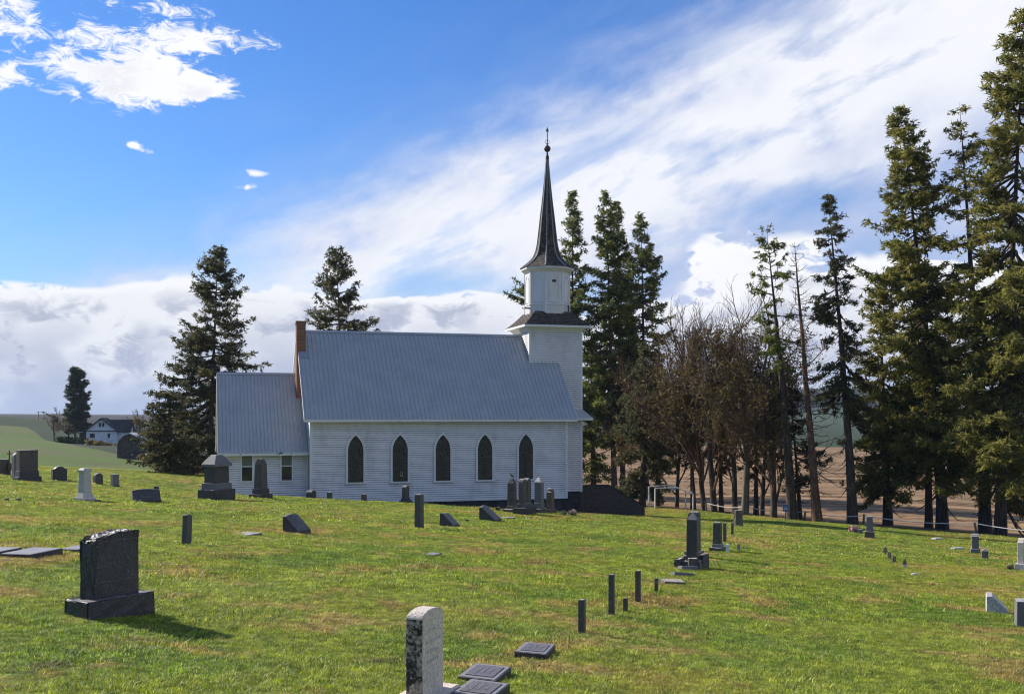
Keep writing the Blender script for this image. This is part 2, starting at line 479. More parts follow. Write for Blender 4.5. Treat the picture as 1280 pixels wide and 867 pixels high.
def mat_far_land():
    """patchwork of far fields; the nearest ground is bare earth with weeds"""
    m, w, b = new_mat('far_fields')
    P = w.node('ShaderNodeNewGeometry').outputs['Position']
    warp = w.node('ShaderNodeVectorMath', operation='ADD')
    nz = w.node('ShaderNodeTexNoise'); w.put(nz.inputs['Vector'], P); nz.inputs['Scale'].default_value = 0.004
    w.l.new(P, warp.inputs[0])
    sc = w.node('ShaderNodeVectorMath', operation='SCALE'); w.l.new(nz.outputs[1], sc.inputs[0]); sc.inputs['Scale'].default_value = 160.0
    w.l.new(sc.outputs[0], warp.inputs[1])
    vo = w.node('ShaderNodeTexVoronoi', feature='F1'); w.put(vo.inputs['Vector'], w.mapping(warp.outputs[0], scale=(0.0016, 0.0028, 0.0))); vo.inputs['Scale'].default_value = 1.0
    r = w.sep(vo.outputs['Color'])[0]
    ramp = w.node('ShaderNodeValToRGB'); w.put(ramp.inputs[0], r)
    cr = ramp.color_ramp; cr.interpolation = 'CONSTANT'
    for i, (p, c) in enumerate([(0.0, (0.045, 0.036, 0.030)), (0.22, (0.035, 0.055, 0.024)), (0.42, (0.075, 0.062, 0.045)), (0.58, (0.050, 0.080, 0.036)), (0.76, (0.032, 0.026, 0.025)), (0.9, (0.06, 0.06, 0.036))]):
        e = cr.elements[i] if i < 2 else cr.elements.new(p)
        e.position = p; e.color = (*c, 1)
    grain = w.noise(P, 0.05, 6.0, 0.65)
    col = w.mix(w.smooth(grain, 0.3, 0.7, 0.0, 0.5), ramp.outputs[0], (0.05, 0.05, 0.03))
    w.put(b.inputs['Base Color'], col); b.inputs['Roughness'].default_value = 0.95
    b.inputs['Specular IOR Level'].default_value = 0.1
    return m
def mat_crop():
    """young winter wheat in drilled rows over earth"""
    m, w, b = new_mat('young_crop')
    P = w.node('ShaderNodeNewGeometry').outputs['Position']
    q = w.mapping(P, rot=(0, 0, R(-24)))
    x = w.sep(q)[0]
    wob = w.noise(P, 0.25, 3.0, 0.5)
    rows = w.m('SINE', w.add(w.mul(x, 9.0), w.mul(wob, 3.0)))
    patch = w.noise(P, 0.06, 7.0, 0.70)
    fine = w.noise(P, 3.0, 5.0, 0.7)
    green = w.mix(w.smooth(fine, 0.3, 0.7), (0.055, 0.105, 0.012), (0.125, 0.185, 0.026))
    earth = w.mix(w.smooth(fine, 0.3, 0.7), (0.095, 0.085, 0.036), (0.165, 0.150, 0.065))
    f = w.add(w.mul(rows, 0.02), w.add(w.mul(patch, 1.0), w.mul(fine, 0.35)))
    w.put(b.inputs['Base Color'], w.mix(w.smooth(f, 0.60, 0.84), green, earth))
    b.inputs['Roughness'].default_value = 0.9; b.inputs['Specular IOR Level'].default_value = 0.15
    bump(w, b, w.mul(fine, 2.0), 0.8, 0.12)
    return m
def mat_stubble():
    """harvested field: straw lines over brown earth; needle litter near the trees"""
    m, w, b = new_mat('stubble')
    P = w.node('ShaderNodeNewGeometry').outputs['Position']
    q = w.mapping(P, rot=(0, 0, R(6)))
    rows = w.noise(w.mapping(q, scale=(0.05, 0.55, 1.0)), 1.0, 4.0, 0.6)
    fine = w.noise(w.mapping(q, scale=(0.6, 2.2, 1.0)), 2.0, 6.0, 0.75)
    big = w.noise(P, 0.02, 3.0, 0.5)
    col = w.mix(w.smooth(w.add(w.mul(rows, 0.6), w.mul(fine, 0.5)), 0.45, 0.64), (0.100, 0.058, 0.032), (0.400, 0.262, 0.140))
    col = w.mix(w.smooth(big, 0.4, 0.62, 0.0, 0.45), col, (0.17, 0.108, 0.060))
    at = w.node('ShaderNodeAttribute', attribute_name='litter').outputs['Fac']
    lit = w.smooth(w.add(at, w.mul(w.sub(fine, 0.5), 0.8)), 0.3, 0.7)
    col = w.mix(lit, col, w.mix(w.smooth(w.noise(P, 6.0, 5.0, 0.7), 0.35, 0.65), (0.040, 0.026, 0.016), (0.125, 0.080, 0.045)))
    w.put(b.inputs['Base Color'], col)
    b.inputs['Roughness'].default_value = 0.95; b.inputs['Specular IOR Level'].default_value = 0.1
    bump(w, b, w.add(fine, rows), 0.8, 0.12)
    return m

def sheet(name, S, T, fx, fy, lift, mat, kind='structure'):
    """grid over parameters s,t; fx, fy give the plan position"""
    s, t = np.meshgrid(S, T, indexing='ij')
    x, y = fx(s, t), fy(s, t)
    z = H(x.ravel(), y.ravel()) + lift
    V = np.stack([x.ravel(), y.ravel(), z], 1)
    ns, nt = s.shape
    i = np.arange(ns * nt).reshape(ns, nt)
    Fs = np.stack([i[:-1, :-1], i[1:, :-1], i[1:, 1:], i[:-1, 1:]], -1).reshape(-1, 4)
    a, b_, c = V[Fs[0, 0]], V[Fs[0, 1]], V[Fs[0, 2]]
    if np.cross(b_ - a, c - a)[2] < 0: Fs = Fs[:, ::-1]
    me = np_mesh(name, V, Fs, mat)
    me.polygons.foreach_set('use_smooth', np.ones(len(Fs), dtype=bool))
    o = link(name, me); o['kind'] = kind
    return o, x.ravel(), y.ravel()

def build_land():
    # everything out to the horizon: polar grid round the camera, finer in front
    ang = np.concatenate([np.arange(-38, 38, 0.5), np.arange(38, 322.01, 4.0)])
    rad = np.concatenate([[0.0, 2, 4, 7], np.geomspace(10, 6800, 150)])
    far = mat_far_land()
    s, t = np.meshgrid(R(1) * ang, rad, indexing='ij')
    def low(x, y):   # keep the base sheet under the lawn and the fields
        return -0.25 * (1 - sstep(300, 420, np.hypot(x, y)))
    x, y = np.sin(s) * t, np.cos(s) * t
    z = H(x.ravel(), y.ravel()) + low(x.ravel(), y.ravel()) * 1.0
    V = np.stack([x.ravel(), y.ravel(), z], 1)
    ns, nt = s.shape
    i = np.arange(ns * nt).reshape(ns, nt)
    Fs = np.stack([i[:-1, :-1], i[:-1, 1:], i[1:, 1:], i[1:, :-1]], -1).reshape(-1, 4)
    me = np_mesh('ground', V, Fs, far)
    me.polygons.foreach_set('use_smooth', np.ones(len(Fs), dtype=bool))
    g = link('ground', me); g['kind'] = 'structure'
    # lawn of the churchyard: from x=-48 to the fence
    T = np.concatenate([np.arange(-6, 30, 0.4), np.arange(30, 88.1, 0.6)])
    S = np.linspace(0, 1, 190)
    sheet('lawn', S, T, lambda s, t: -46 + (fence_x(t) + 46) * s, lambda s, t: t, 0.0, mat_lawn())
    # young crop beyond the left crest
    T = np.concatenate([np.arange(62, 130, 1.0), np.arange(130, 302, 2.0)])
    S = np.linspace(0, 1, 90)
    def cx0(t): return np.interp(t, [60, 90, 300], [-75, -110, -260])
    def cx1(t): return np.interp(t, [60, 75, 100, 140, 185, 220, 250, 300], [-40, -30, -22, -42, -64, -92, -112, -140])
    sheet('crop_field', S, T, lambda s, t: cx0(t) + (cx1(t) - cx0(t)) * s, lambda s, t: t, -0.06, mat_crop())
    # stubble beyond the fence
    S = np.concatenate([np.linspace(0, 14, 24), np.geomspace(15, 330, 60)])
    o, X, Yy = sheet('stubble_field', S, np.arange(10, 340, 2.2), lambda s, t: fence_x(np.minimum(t, 73.0)) - 0.15 + np.where(t > 73, -(t - 73) * 0.35, 0) + s, lambda s, t: t, -0.02, mat_stubble())
    at = o.data.attributes.new('litter', 'FLOAT', 'POINT')
    d = X - fence_x(Yy)
    at.data.foreach_set('value', (np.exp(-(np.maximum(d, 0) / 4.2) ** 2)).astype(np.float32))
build_land()

# ---------------------------------------------------------------- the church
def mat_white(name, c=(0.76, 0.72, 0.69), grime=0.5):
    m, w, b = new_mat(name)
    tc = w.node('ShaderNodeTexCoord').outputs['Object']
    n = w.noise(w.mapping(tc, scale=(1, 1, 0.35)), 1.3, 7.0, 0.65)
    f = w.noise(w.mapping(tc, scale=(0.5, 0.5, 3.0)), 9.0, 5.0, 0.7)
    col = w.mix(w.smooth(n, 0.45, 0.75, 0.0, grime), c, (0.44, 0.40, 0.36))
    col = w.mix(w.smooth(f, 0.58, 0.72, 0.0, grime * 1.2), col, (0.42, 0.40, 0.38))
    w.put(b.inputs['Base Color'], col); b.inputs['Roughness'].default_value = 0.6
    return m
def mat_roof():
    m, w, b = new_mat('blue_grey_metal')
    tc = w.node('ShaderNodeTexCoord').outputs['Object']
    P = w.node('ShaderNodeNewGeometry').outputs['Position']
    n = w.noise(P, 0.9, 6.0, 0.65)
    s = w.noise(w.mapping(tc, scale=(6.0, 0.5, 0.5)), 2.0, 4.0, 0.6)
    col = w.mix(w.smooth(n, 0.35, 0.7), (0.390, 0.400, 0.390), (0.450, 0.455, 0.440))
    col = w.mix(w.smooth(s, 0.5, 0.75, 0.0, 0.4), col, (0.52, 0.52, 0.505))
    w.put(b.inputs['Base Color'], col)
    b.inputs['Metallic'].default_value = 0.1
    b.inputs['Roughness'].default_value = 0.48
    return m
def mat_shingle():
    m, w, b = new_mat('weathered_shingle')
    P = w.node('ShaderNodeNewGeometry').outputs['Position']
    isl = w.node('ShaderNodeNewGeometry').outputs['Random Per Island']
    n = w.noise(w.mapping(P, scale=(1, 1, 0.5)), 7.0, 5.0, 0.7)
    col = w.mix(w.smooth(n, 0.3, 0.7), (0.028, 0.022, 0.018), (0.125, 0.095, 0.070))
    k = w.lin(isl, 0, 1, 0.6, 1.35)
    w.put(b.inputs['Base Color'], w.mix(1.0, col, w.xyz(k, k, k), 'MULTIPLY'))
    b.inputs['Roughness'].default_value = 0.9
    bump(w, b, w.noise(w.mapping(P, scale=(3, 3, 1)), 16.0, 4.0, 0.6), 0.5, 0.02)
    return m
def mat_brick():
    m, w, b = new_mat('chimney_brick')
    tc = w.node('ShaderNodeTexCoord').outputs['Object']
    x, y, z = w.sep(tc)[0:3]
    v = w.xyz(w.add(x, y), z, 0.0)
    br = w.node('ShaderNodeTexBrick'); w.put(br.inputs['Vector'], v)
    br.inputs['Scale'].default_value = 1.0
    br.inputs['Brick Width'].default_value = 0.21; br.inputs['Row Height'].default_value = 0.075; br.inputs['Mortar Size'].default_value = 0.009
    br.inputs['Color1'].default_value = (0.30, 0.105, 0.055, 1); br.inputs['Color2'].default_value = (0.21, 0.075, 0.045, 1)
    br.inputs['Mortar'].default_value = (0.30, 0.22, 0.16, 1)
    w.put(b.inputs['Base Color'], w.mix(w.smooth(w.noise(tc, 5.0, 5.0, 0.6), 0.4, 0.7, 0.0, 0.4), br.outputs[0], (0.15, 0.08, 0.05)))
    b.inputs['Roughness'].default_value = 0.9
    bump(w, b, w.m('SUBTRACT', 1.0, br.outputs['Fac']), 0.6, 0.01)
    return m
def mat_leaded():
    """dark leaded church glass seen from outside"""
    m, w, b = new_mat('leaded_glass')
    tc = w.node('ShaderNodeTexCoord').outputs['Object']
    vo = w.node('ShaderNodeTexVoronoi', feature='DISTANCE_TO_EDGE'); w.put(vo.inputs['Vector'], w.mapping(tc, scale=(1, 1, 0.7))); vo.inputs['Scale'].default_value = 7.5
    vc = w.node('ShaderNodeTexVoronoi', feature='F1'); w.put(vc.inputs['Vector'], w.mapping(tc, scale=(1, 1, 0.7))); vc.inputs['Scale'].default_value = 7.5
    hue = w.node('ShaderNodeValToRGB'); w.put(hue.inputs[0], w.sep(vc.outputs['Color'])[1])
    for i, (p, c) in enumerate([(0.0, (0.012, 0.013, 0.018)), (0.35, (0.030, 0.022, 0.018)), (0.6, (0.016, 0.024, 0.022)), (0.85, (0.050, 0.038, 0.022))]):
        e = hue.color_ramp.elements[i] if i < 2 else hue.color_ramp.elements.new(p)
        e.position = p; e.color = (*c, 1)
    col = w.mix(w.smooth(vo.outputs['Distance'], 0.02, 0.05, 1.0, 0.0), hue.outputs[0], (0.075, 0.075, 0.085))
    w.put(b.inputs['Base Color'], col); b.inputs['Roughness'].default_value = 0.22
    b.inputs['Specular IOR Level'].default_value = 0.35
    bump(w, b, w.noise(tc, 6.0, 2.0, 0.5), 0.12, 0.02)
    return m
WHITE = mat_white('white_paint'); TRIM = mat_white('trim_paint', (0.74, 0.71, 0.68), 0.25)
LAP = plain('lap_shadow', (0.22, 0.22, 0.23), (0.40, 0.39, 0.38), 3.0, 0.9)  # dark colour that paints the shade under each board
ROOF = mat_roof(); SHINGLE = mat_shingle(); BRICK = mat_brick(); LEADED = mat_leaded()
GLASS = plain('window_glass', (0.018, 0.021, 0.026), (0.035, 0.035, 0.035), 2.0, 0.08, spec=0.6)
FOUND = plain('foundation_concrete', (0.028, 0.026, 0.030), (0.055, 0.050, 0.050), 3.0, 0.9, bmp=0.4)
LEAD = plain('dark_lead', (0.03, 0.03, 0.034), None, rough=0.5)
RUST = plain('rusty_iron', (0.060, 0.062, 0.052), (0.09, 0.06, 0.04), 20.0, 0.6, metal=0.3)
DSHINGLE = plain('dark_stained_shingle', (0.040, 0.032, 0.028), (0.095, 0.075, 0.060), 9.0, 0.95, bmp=0.8, bscale=25.0)
CURTAIN = plain('roller_blind', (0.10, 0.115, 0.085), (0.13, 0.14, 0.11), 1.5, 0.3)
FASCIA = plain('peeling_fascia', (0.74, 0.74, 0.74), (0.10, 0.09, 0.085), 2.6, 0.7, detail=8.0, contrast=(0.60, 0.68))

Z0 = -2.98                     # foot of the long wall's boards
ch = empty('church', (CO[0], CO[1], Z0 - 0.5), TH)
tag(ch, 'white clapboard country church with blue-grey metal roofs and a shingled octagonal steeple', 'church')
ZO = -(Z0 - 0.5)
def zz(world_z): return world_z + ZO
UL, UR, W2 = -7.18, 6.66, 4.16          # nave ends, ridge line
ZE, ZR = 1.62, 6.12                     # wall head at the eave, ridge
EXPO = 0.115

def siding(mb, P, z0, z1, spans, expo=EXPO, proud=0.030):
    """lapped boards; P(s, z, out) maps wall coordinates, spans(z) lists free stretches"""
    n = int(math.ceil((z1 - z0) / expo))
    for i in range(n):
        a = z0 + i * expo; b = min(a + expo, z1)
        jog = random.uniform(-0.002, 0.002)
        for s0, s1 in spans((a + b) / 2):
            if s1 - s0 < 0.01: continue
            cuts = [s0]
            # butt joints
            q = s0 + random.uniform(1.5, 4.5)
            while q < s1 - 0.6: cuts.append(q); q += random.uniform(2.8, 4.8)
            cuts.append(s1)
            for k in range(len(cuts) - 1):
                c0 = cuts[k] + (0.0025 if k else 0); c1 = cuts[k+1] - (0.0025 if k < len(cuts) - 2 else 0)
                pr = proud + jog + random.uniform(-0.0015, 0.0015)
                e = a + 0.026          # undercut butt edge, coloured dark as the shadow line below the lap
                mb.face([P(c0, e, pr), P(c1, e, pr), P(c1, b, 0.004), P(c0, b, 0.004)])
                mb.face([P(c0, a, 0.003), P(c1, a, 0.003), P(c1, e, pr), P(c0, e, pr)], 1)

def gothic(w, h, spring, n=9):
    """outline of a pointed arch: half width w, sill 0, springing height, apex h"""
    rise = h - spring
    Rr = (w * w + rise * rise) / (2 * w)
    right = []
    for i in range(n + 1):
        t = i / n
        a0 = math.asin(min(1, rise / Rr))
        a = a0 * t
        right.append((w - Rr + Rr * math.cos(a), spring + Rr * math.sin(a)))
    left = [(-x, z) for x, z in right[:-1]][::-1]
    return [(-w, 0.0), (w, 0.0)] + right + left
def arch_half(w, h, spring, z):
    if z < 0 or z > h: return 0.0
    if z <= spring: return w
    rise = h - spring; Rr = (w*w + rise*rise) / (2*w)
    return max(0.0, w - Rr + math.sqrt(max(0, Rr*Rr - (z - spring)**2)))
def ring(mb, outer, inner, y0, y1):
    """frame between two outlines with equal point counts"""
    n = len(outer)
    for i in range(n):
        j = (i + 1) % n
        o0, o1, i0, i1 = outer[i], outer[j], inner[i], inner[j]
        mb.face([(o0[0], y0, o0[1]), (o1[0], y0, o1[1]), (i1[0], y0, i1[1]), (i0[0], y0, i0[1])])
        mb.face([(o1[0], y0, o1[1]), (o0[0], y0, o0[1]), (o0[0], y1, o0[1]), (o1[0], y1, o1[1])])
        mb.face([(i0[0], y0, i0[1]), (i1[0], y0, i1[1]), (i1[0], y1, i1[1]), (i0[0], y1, i0[1])])

# --- nave
z_b, z_e, z_r = zz(Z0), zz(ZE), zz(ZR)
def gable_poly(v0, v1, zb, ze, zr): return [(v0, zb), (v1, zb), (v1, ze), ((v0 + v1) / 2, zr), (v0, ze)]
def extrude_u(mb, poly, u0, u1, mi=0):
    n = len(poly)
    vs = [(u0, v, z) for v, z in poly] + [(u1, v, z) for v, z in poly]
    fs = [tuple(range(n-1, -1, -1)), tuple(range(n, 2*n))]
    for i in range(n):
        j = (i + 1) % n
        fs.append((i, j, j + n, i + n))
    mb.mesh(vs, fs, mi)
mb = MB(); extrude_u(mb, gable_poly(0, 2*W2, z_b, z_e, z_r - 0.10), UL, UR)
nave = mb.build('nave_wall', WHITE, ch)
mb = MB()
mb.box((UL + 0.06, 0.06, zz(Z0 - 1.9)), (UR - 0.06, 2*W2 - 0.06, z_b + 0.01))
mb.build('foundation', FOUND, ch)
# windows along the long wall
def u_at(px, v):
    k = (px - CX) / F
    # X = k*Y along wall plane v
    ax, ay = CO[0] + CV[0]*v, CO[1] + CV[1]*v
    return (k*ay - ax) / (CU[0] - k*CU[1])
WIN = [u_at(p, 0.0) for p in (444.5, 500, 553.5, 606, 657)]
WW, WH, WSP, WZ = 0.40, 2.42, 1.62, zz(-1.92)
CAS = 0.085
def spans_nave(z):
    out = []; cur = UL + 0.10
    for u in WIN:
        h = arch_half(WW + CAS - 0.02, WH + CAS + 0.03, WSP, z - WZ) if z >= WZ - 0.07 else 0
        if WZ - 0.07 <= z < WZ: h = WW + CAS
        if h > 0.02:
            out.append((cur, u - h)); cur = u + h
    out.append((cur, UR - 0.10))
    return out
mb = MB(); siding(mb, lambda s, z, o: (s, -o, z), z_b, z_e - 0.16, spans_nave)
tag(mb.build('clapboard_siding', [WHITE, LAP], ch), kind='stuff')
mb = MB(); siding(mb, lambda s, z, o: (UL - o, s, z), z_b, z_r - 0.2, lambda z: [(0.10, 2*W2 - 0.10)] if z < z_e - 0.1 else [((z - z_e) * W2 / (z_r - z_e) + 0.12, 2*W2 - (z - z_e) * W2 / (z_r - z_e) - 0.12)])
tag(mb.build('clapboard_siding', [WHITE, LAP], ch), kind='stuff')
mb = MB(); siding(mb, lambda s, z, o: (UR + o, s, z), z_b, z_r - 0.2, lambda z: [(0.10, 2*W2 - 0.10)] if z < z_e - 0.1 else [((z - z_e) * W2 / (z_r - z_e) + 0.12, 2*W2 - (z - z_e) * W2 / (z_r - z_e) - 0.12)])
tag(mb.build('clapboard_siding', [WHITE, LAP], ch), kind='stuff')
# corner boards, frieze
for u0, u1 in ((UL - 0.040, UL + 0.10), (UR - 0.10, UR + 0.040)):
    mb = MB(); mb.box((u0, -0.042, z_b - 0.02), (u1, 0.10, z_e - 0.16)); mb.build('corner_board', TRIM, ch)
mb = MB(); mb.box((UL - 0.045, -0.046, z_e - 0.16), (UR + 0.03, 0.05, z_e + 0.1)); mb.build('frieze_board', TRIM, ch)
mb = MB(); mb.box((UL - 0.03, -0.05, z_b - 0.03), (UR + 0.03, 0.03, z_b + 0.012)); mb.build('water_table', TRIM, ch)

def gothic_window(u, k):
    mb = MB()
    ring(mb, gothic(WW + CAS, WH + CAS + 0.03, WSP), gothic(WW, WH, WSP), -0.075, 0.0)
    fr = mb.build('window', TRIM, ch); fr.location = (u, 0, WZ)
    mb = MB(); ring(mb, gothic(WW + CAS + 0.018, WH + CAS + 0.06, WSP), gothic(WW + CAS - 0.02, WH + CAS + 0.005, WSP), -0.092, -0.001)
    mb.build('hood_mould', TRIM, fr)
    mb = MB(); mb.prism(gothic(WW, WH, WSP), -0.020, -0.004); mb.build('pane', LEADED, fr)
    mb = MB(); mb.box((-WW - CAS - 0.05, -0.12, -0.075), (WW + CAS + 0.05, 0.0, 0.004)); mb.build('sill', TRIM, fr, bevel=0.008)
    mb = MB()
    for a, b in (((-0.012, 0.0), (0.012, WSP * 0.74)),):
        mb.box((a[0], -0.034, a[1]), (b[0], -0.0195, b[1]))
    mb.box((-WW, -0.040, WSP * 0.74), (WW, -0.0196, WSP * 0.74 + 0.03))
    for sgn in (-1, 1):     # pointed lights under the bar and a roundel above
        pts = [(sgn * 0.39, WSP * 0.45), (sgn * 0.33, WSP * 0.58), (sgn * 0.2, WSP * 0.70), (sgn * 0.07, WSP * 0.58), (sgn * 0.012, WSP * 0.45)]
        mb.tube([(x, -0.026, z) for x, z in pts], 0.007, 4)
    mb.tube([(0.27 * math.cos(t), -0.026, WSP + 0.16 + 0.27 * math.sin(t)) for t in np.linspace(0, 2*math.pi, 19)], 0.007, 4, cap=False)
    mb.tube([(0.12 * math.cos(t), -0.026, WSP + 0.16 + 0.12 * math.sin(t)) for t in np.linspace(0, 2*math.pi, 13)], 0.006, 4, cap=False)
    tag(mb.build('lead_tracery', LEAD, fr), kind='stuff')
    if k == 1:
        mb = MB(); mb.box((0.0, -0.03, 0.28), (0.03, -0.022, 0.52)); mb.box((0.03, -0.03, 0.28), (0.13, -0.022, 0.32)); mb.box((0.10, -0.03, 0.32), (0.13, -0.022, 0.5))
        mb.build('small_plaque', plain('pale_plaque', (0.35, 0.36, 0.25)), fr)
    mb = MB(); s = MB()
for k, u in enumerate(WIN): gothic_window(u, k)

# --- metal roofs: a slab with separate ribbed sheets on top
def metal_roof(u0, u1, vc, v_eave, z_eave, z_ridge, npan, name='roof', right_open=True):
    """gable roof over u0..u1, ridge at vc, eaves at v_eave and mirrored"""
    t = 0.07
    half = vc - v_eave
    sl = math.hypot(half, z_ridge - z_eave)
    mb = MB()
    poly = [(v_eave, z_eave - t), (v_eave, z_eave), (vc, z_ridge), (2*vc - v_eave, z_eave), (2*vc - v_eave, z_eave - t), (vc, z_ridge - t*1.3)]
    extrude_u(mb, poly[::-1], u0, u1)
    rf = mb.build(name, TRIM, ch)
    pw = (u1 - u0) / npan
    # sheet in its own frame: x across, y up the slope, z out
    mb = MB()
    prof = []
    nr = 4; q = pw / nr
    for r_ in range(nr):
        a = r_ * q
        prof += [(a, 0.004), (a + q*0.5 - 0.042, 0.004), (a + q*0.5 - 0.020, 0.045), (a + q*0.5 + 0.020, 0.045), (a + q*0.5 + 0.042, 0.004)]
    prof.append((pw, 0.0035))
    for i in range(len(prof) - 1):
        (xa, za), (xb, zb) = prof[i], prof[i+1]
        mb.face([(xa, -0.05, za), (xb, -0.05, zb), (xb, sl + 0.01, zb), (xa, sl + 0.01, za)])
        mb.face([(xa, -0.05, za), (xa, -0.05, za - 0.012), (xb, -0.05, zb - 0.012), (xb, -0.05, zb)])
    first = None
    slope = math.atan2(z_ridge - z_eave, half)
    for side in (0, 1):
        for i in range(npan):
            if first is None:
                o = mb.build('roof_panel', ROOF, rf); first = o
            else:
                o = first.copy(); COL.objects.link(o); o.parent = rf
            if side == 0:
                o.location = (u0 + i * pw, v_eave, z_eave); o.rotation_euler = (slope, 0, 0)
            else:
                o.location = (u1 - i * pw, 2*vc - v_eave, z_eave)
                o.rotation_euler = Matrix.Rotation(math.pi, 3, 'Z').to_euler() if False else (Matrix.Rotation(math.pi, 3, 'Z') @ Matrix.Rotation(slope, 3, 'X')).to_euler()
    # ridge cap, edge trim, fascia
    mb = MB()
    for sgn in (-1, 1):
        dv, dz = math.cos(slope) * 0.16, math.sin(slope) * 0.16
        mb.face([(u0 - 0.02, vc, z_ridge + 0.075), (u1 + 0.02, vc, z_ridge + 0.075), (u1 + 0.02, vc + sgn*dv, z_ridge - dz + 0.068), (u0 - 0.02, vc + sgn*dv, z_ridge - dz + 0.068)])
    mb.build('ridge_cap', ROOF, rf)
    for u in (u0 - 0.022, u1):
        for side in (-1, 1):
            mb = MB()
            ve = vc + side * half
            mb.mesh([(u, ve, z_eave - 0.17), (u + 0.022, ve, z_eave - 0.17), (u + 0.022, ve, z_eave + 0.05), (u, ve, z_eave + 0.05),
                     (u, vc, z_ridge - 0.17), (u + 0.022, vc, z_ridge - 0.17), (u + 0.022, vc, z_ridge + 0.05), (u, vc, z_ridge + 0.05)],
                    [(0,1,2,3), (7,6,5,4), (0,4,5,1), (1,5,6,2), (2,6,7,3), (3,7,4,0)])
            mb.build('bargeboard', TRIM, rf)
    mb = MB(); mb.box((u0, v_eave - 0.02, z_eave - 0.17), (u1, v_eave, z_eave + 0.003)); mb.build('fascia', FASCIA, rf)
    mb = MB(); mb.box((u0, v_eave, z_eave - 0.165), (u1, min(0.0, v_eave + 0.38) if vc > 4 and v_eave < 0 else v_eave + 0.30, z_eave - 0.145)); mb.build('soffit', TRIM, rf)
    return rf
V_E = -0.40
SL = (ZR - 1.36) / (W2 - V_E)
metal_roof(UL - 0.34, UR + 0.46, W2, V_E, zz(1.36), zz(ZR), 16)

# --- annex on the left end
VA = 0.85; UA = u_at(276.5, VA)
ZAE, ZAR = -0.24, 3.76
za_b = zz(Z0 - 0.1); za_e = zz(ZAE)
mb = MB(); extrude_u(mb, gable_poly(VA, 2*W2 - VA, za_b - 0.3, za_e, zz(ZAR) - 0.12), UA, UL - 0.004); mb.build('annex_wall', WHITE, ch)
AW = [(u_at(300.5, VA), u_at(317, VA)), (u_at(350, VA), u_at(366.5, VA))]
WAZ0, WAZ1 = zz(1.65 - (603.5 - HZ) / F * 51.2), zz(1.65 - (568.5 - HZ) / F * 51.2)
def spans_annex(z):
    if WAZ0 - 0.06 < z < WAZ1 + 0.06:
        return [(UA + 0.09, AW[0][0]), (AW[0][1], AW[1][0]), (AW[1][1], UL - 0.13)]
    return [(UA + 0.09, UL - 0.13)]
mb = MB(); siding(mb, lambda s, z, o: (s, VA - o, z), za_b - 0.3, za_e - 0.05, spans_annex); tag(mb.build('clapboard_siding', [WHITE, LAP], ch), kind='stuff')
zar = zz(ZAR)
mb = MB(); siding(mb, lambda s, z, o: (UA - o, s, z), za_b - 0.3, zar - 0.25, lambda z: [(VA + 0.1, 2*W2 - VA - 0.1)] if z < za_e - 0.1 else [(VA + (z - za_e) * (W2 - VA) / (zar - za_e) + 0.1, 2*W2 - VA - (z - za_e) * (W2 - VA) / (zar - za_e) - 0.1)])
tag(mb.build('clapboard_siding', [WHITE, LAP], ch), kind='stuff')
mb = MB(); mb.box((UA - 0.040, VA - 0.042, za_b - 0.3), (UA + 0.09, VA + 0.1, za_e)); mb.build('corner_board', TRIM, ch)
metal_roof(UA - 0.16, UL - 0.03, W2, VA - 0.36, zz(-0.34), zz(ZAR), 6, 'annex_roof')
for a, b in AW:
    mb = MB(); c = 0.075; d0, d1 = VA - 0.065, VA
    mb.box((a, d0, WAZ0), (a + c, d1, WAZ1)); mb.box((b - c, d0, WAZ0), (b, d1, WAZ1))
    mb.box((a + c, d0, WAZ1 - c), (b - c, d1, WAZ1)); mb.box((a - 0.02, d0 - 0.04, WAZ0 - 0.06), (b + 0.02, d1, WAZ0 + 0.001))
    fr = mb.build('sash_window', TRIM, ch)
    mid = WAZ0 + (WAZ1 - WAZ0) * 0.53
    mb = MB(); mb.box((a + c, VA - 0.034, WAZ0), (b - c, VA - 0.006, mid)); mb.build('pane', GLASS, fr)
    mb = MB(); mb.box((a + c, VA - 0.028, mid), (b - c, VA - 0.006, WAZ1 - c)); mb.build('pane', CURTAIN, fr)
    mb = MB(); mb.box((a + c, VA - 0.05, mid - 0.025), (b - c, VA - 0.0065, mid + 0.025)); mb.build('meeting_rail', TRIM, fr)
# downspouts
mb = MB(); mb.tube([(UL - 0.09, VA - 0.36, za_e - 0.12), (UL - 0.09, VA - 0.09, za_e - 0.3), (UL - 0.09, VA - 0.08, za_b)], 0.04, 8); mb.build('downspout', TRIM, ch)
mb = MB(); mb.tube([(UA - 0.09, W2 - 1.4, zz(2.2)), (UA - 0.12, W2 - 1.4, zz(0.2)), (UA - 0.2, W2 - 1.5, zz(-0.2)), (UA - 0.1, W2 - 1.6, zz(-0.5)), (UA - 0.1, W2 - 1.6, za_b)], 0.045, 8); mb.build('conduit_pipe', plain('pink_grey_metal', (0.42, 0.30, 0.30), rough=0.5), ch)

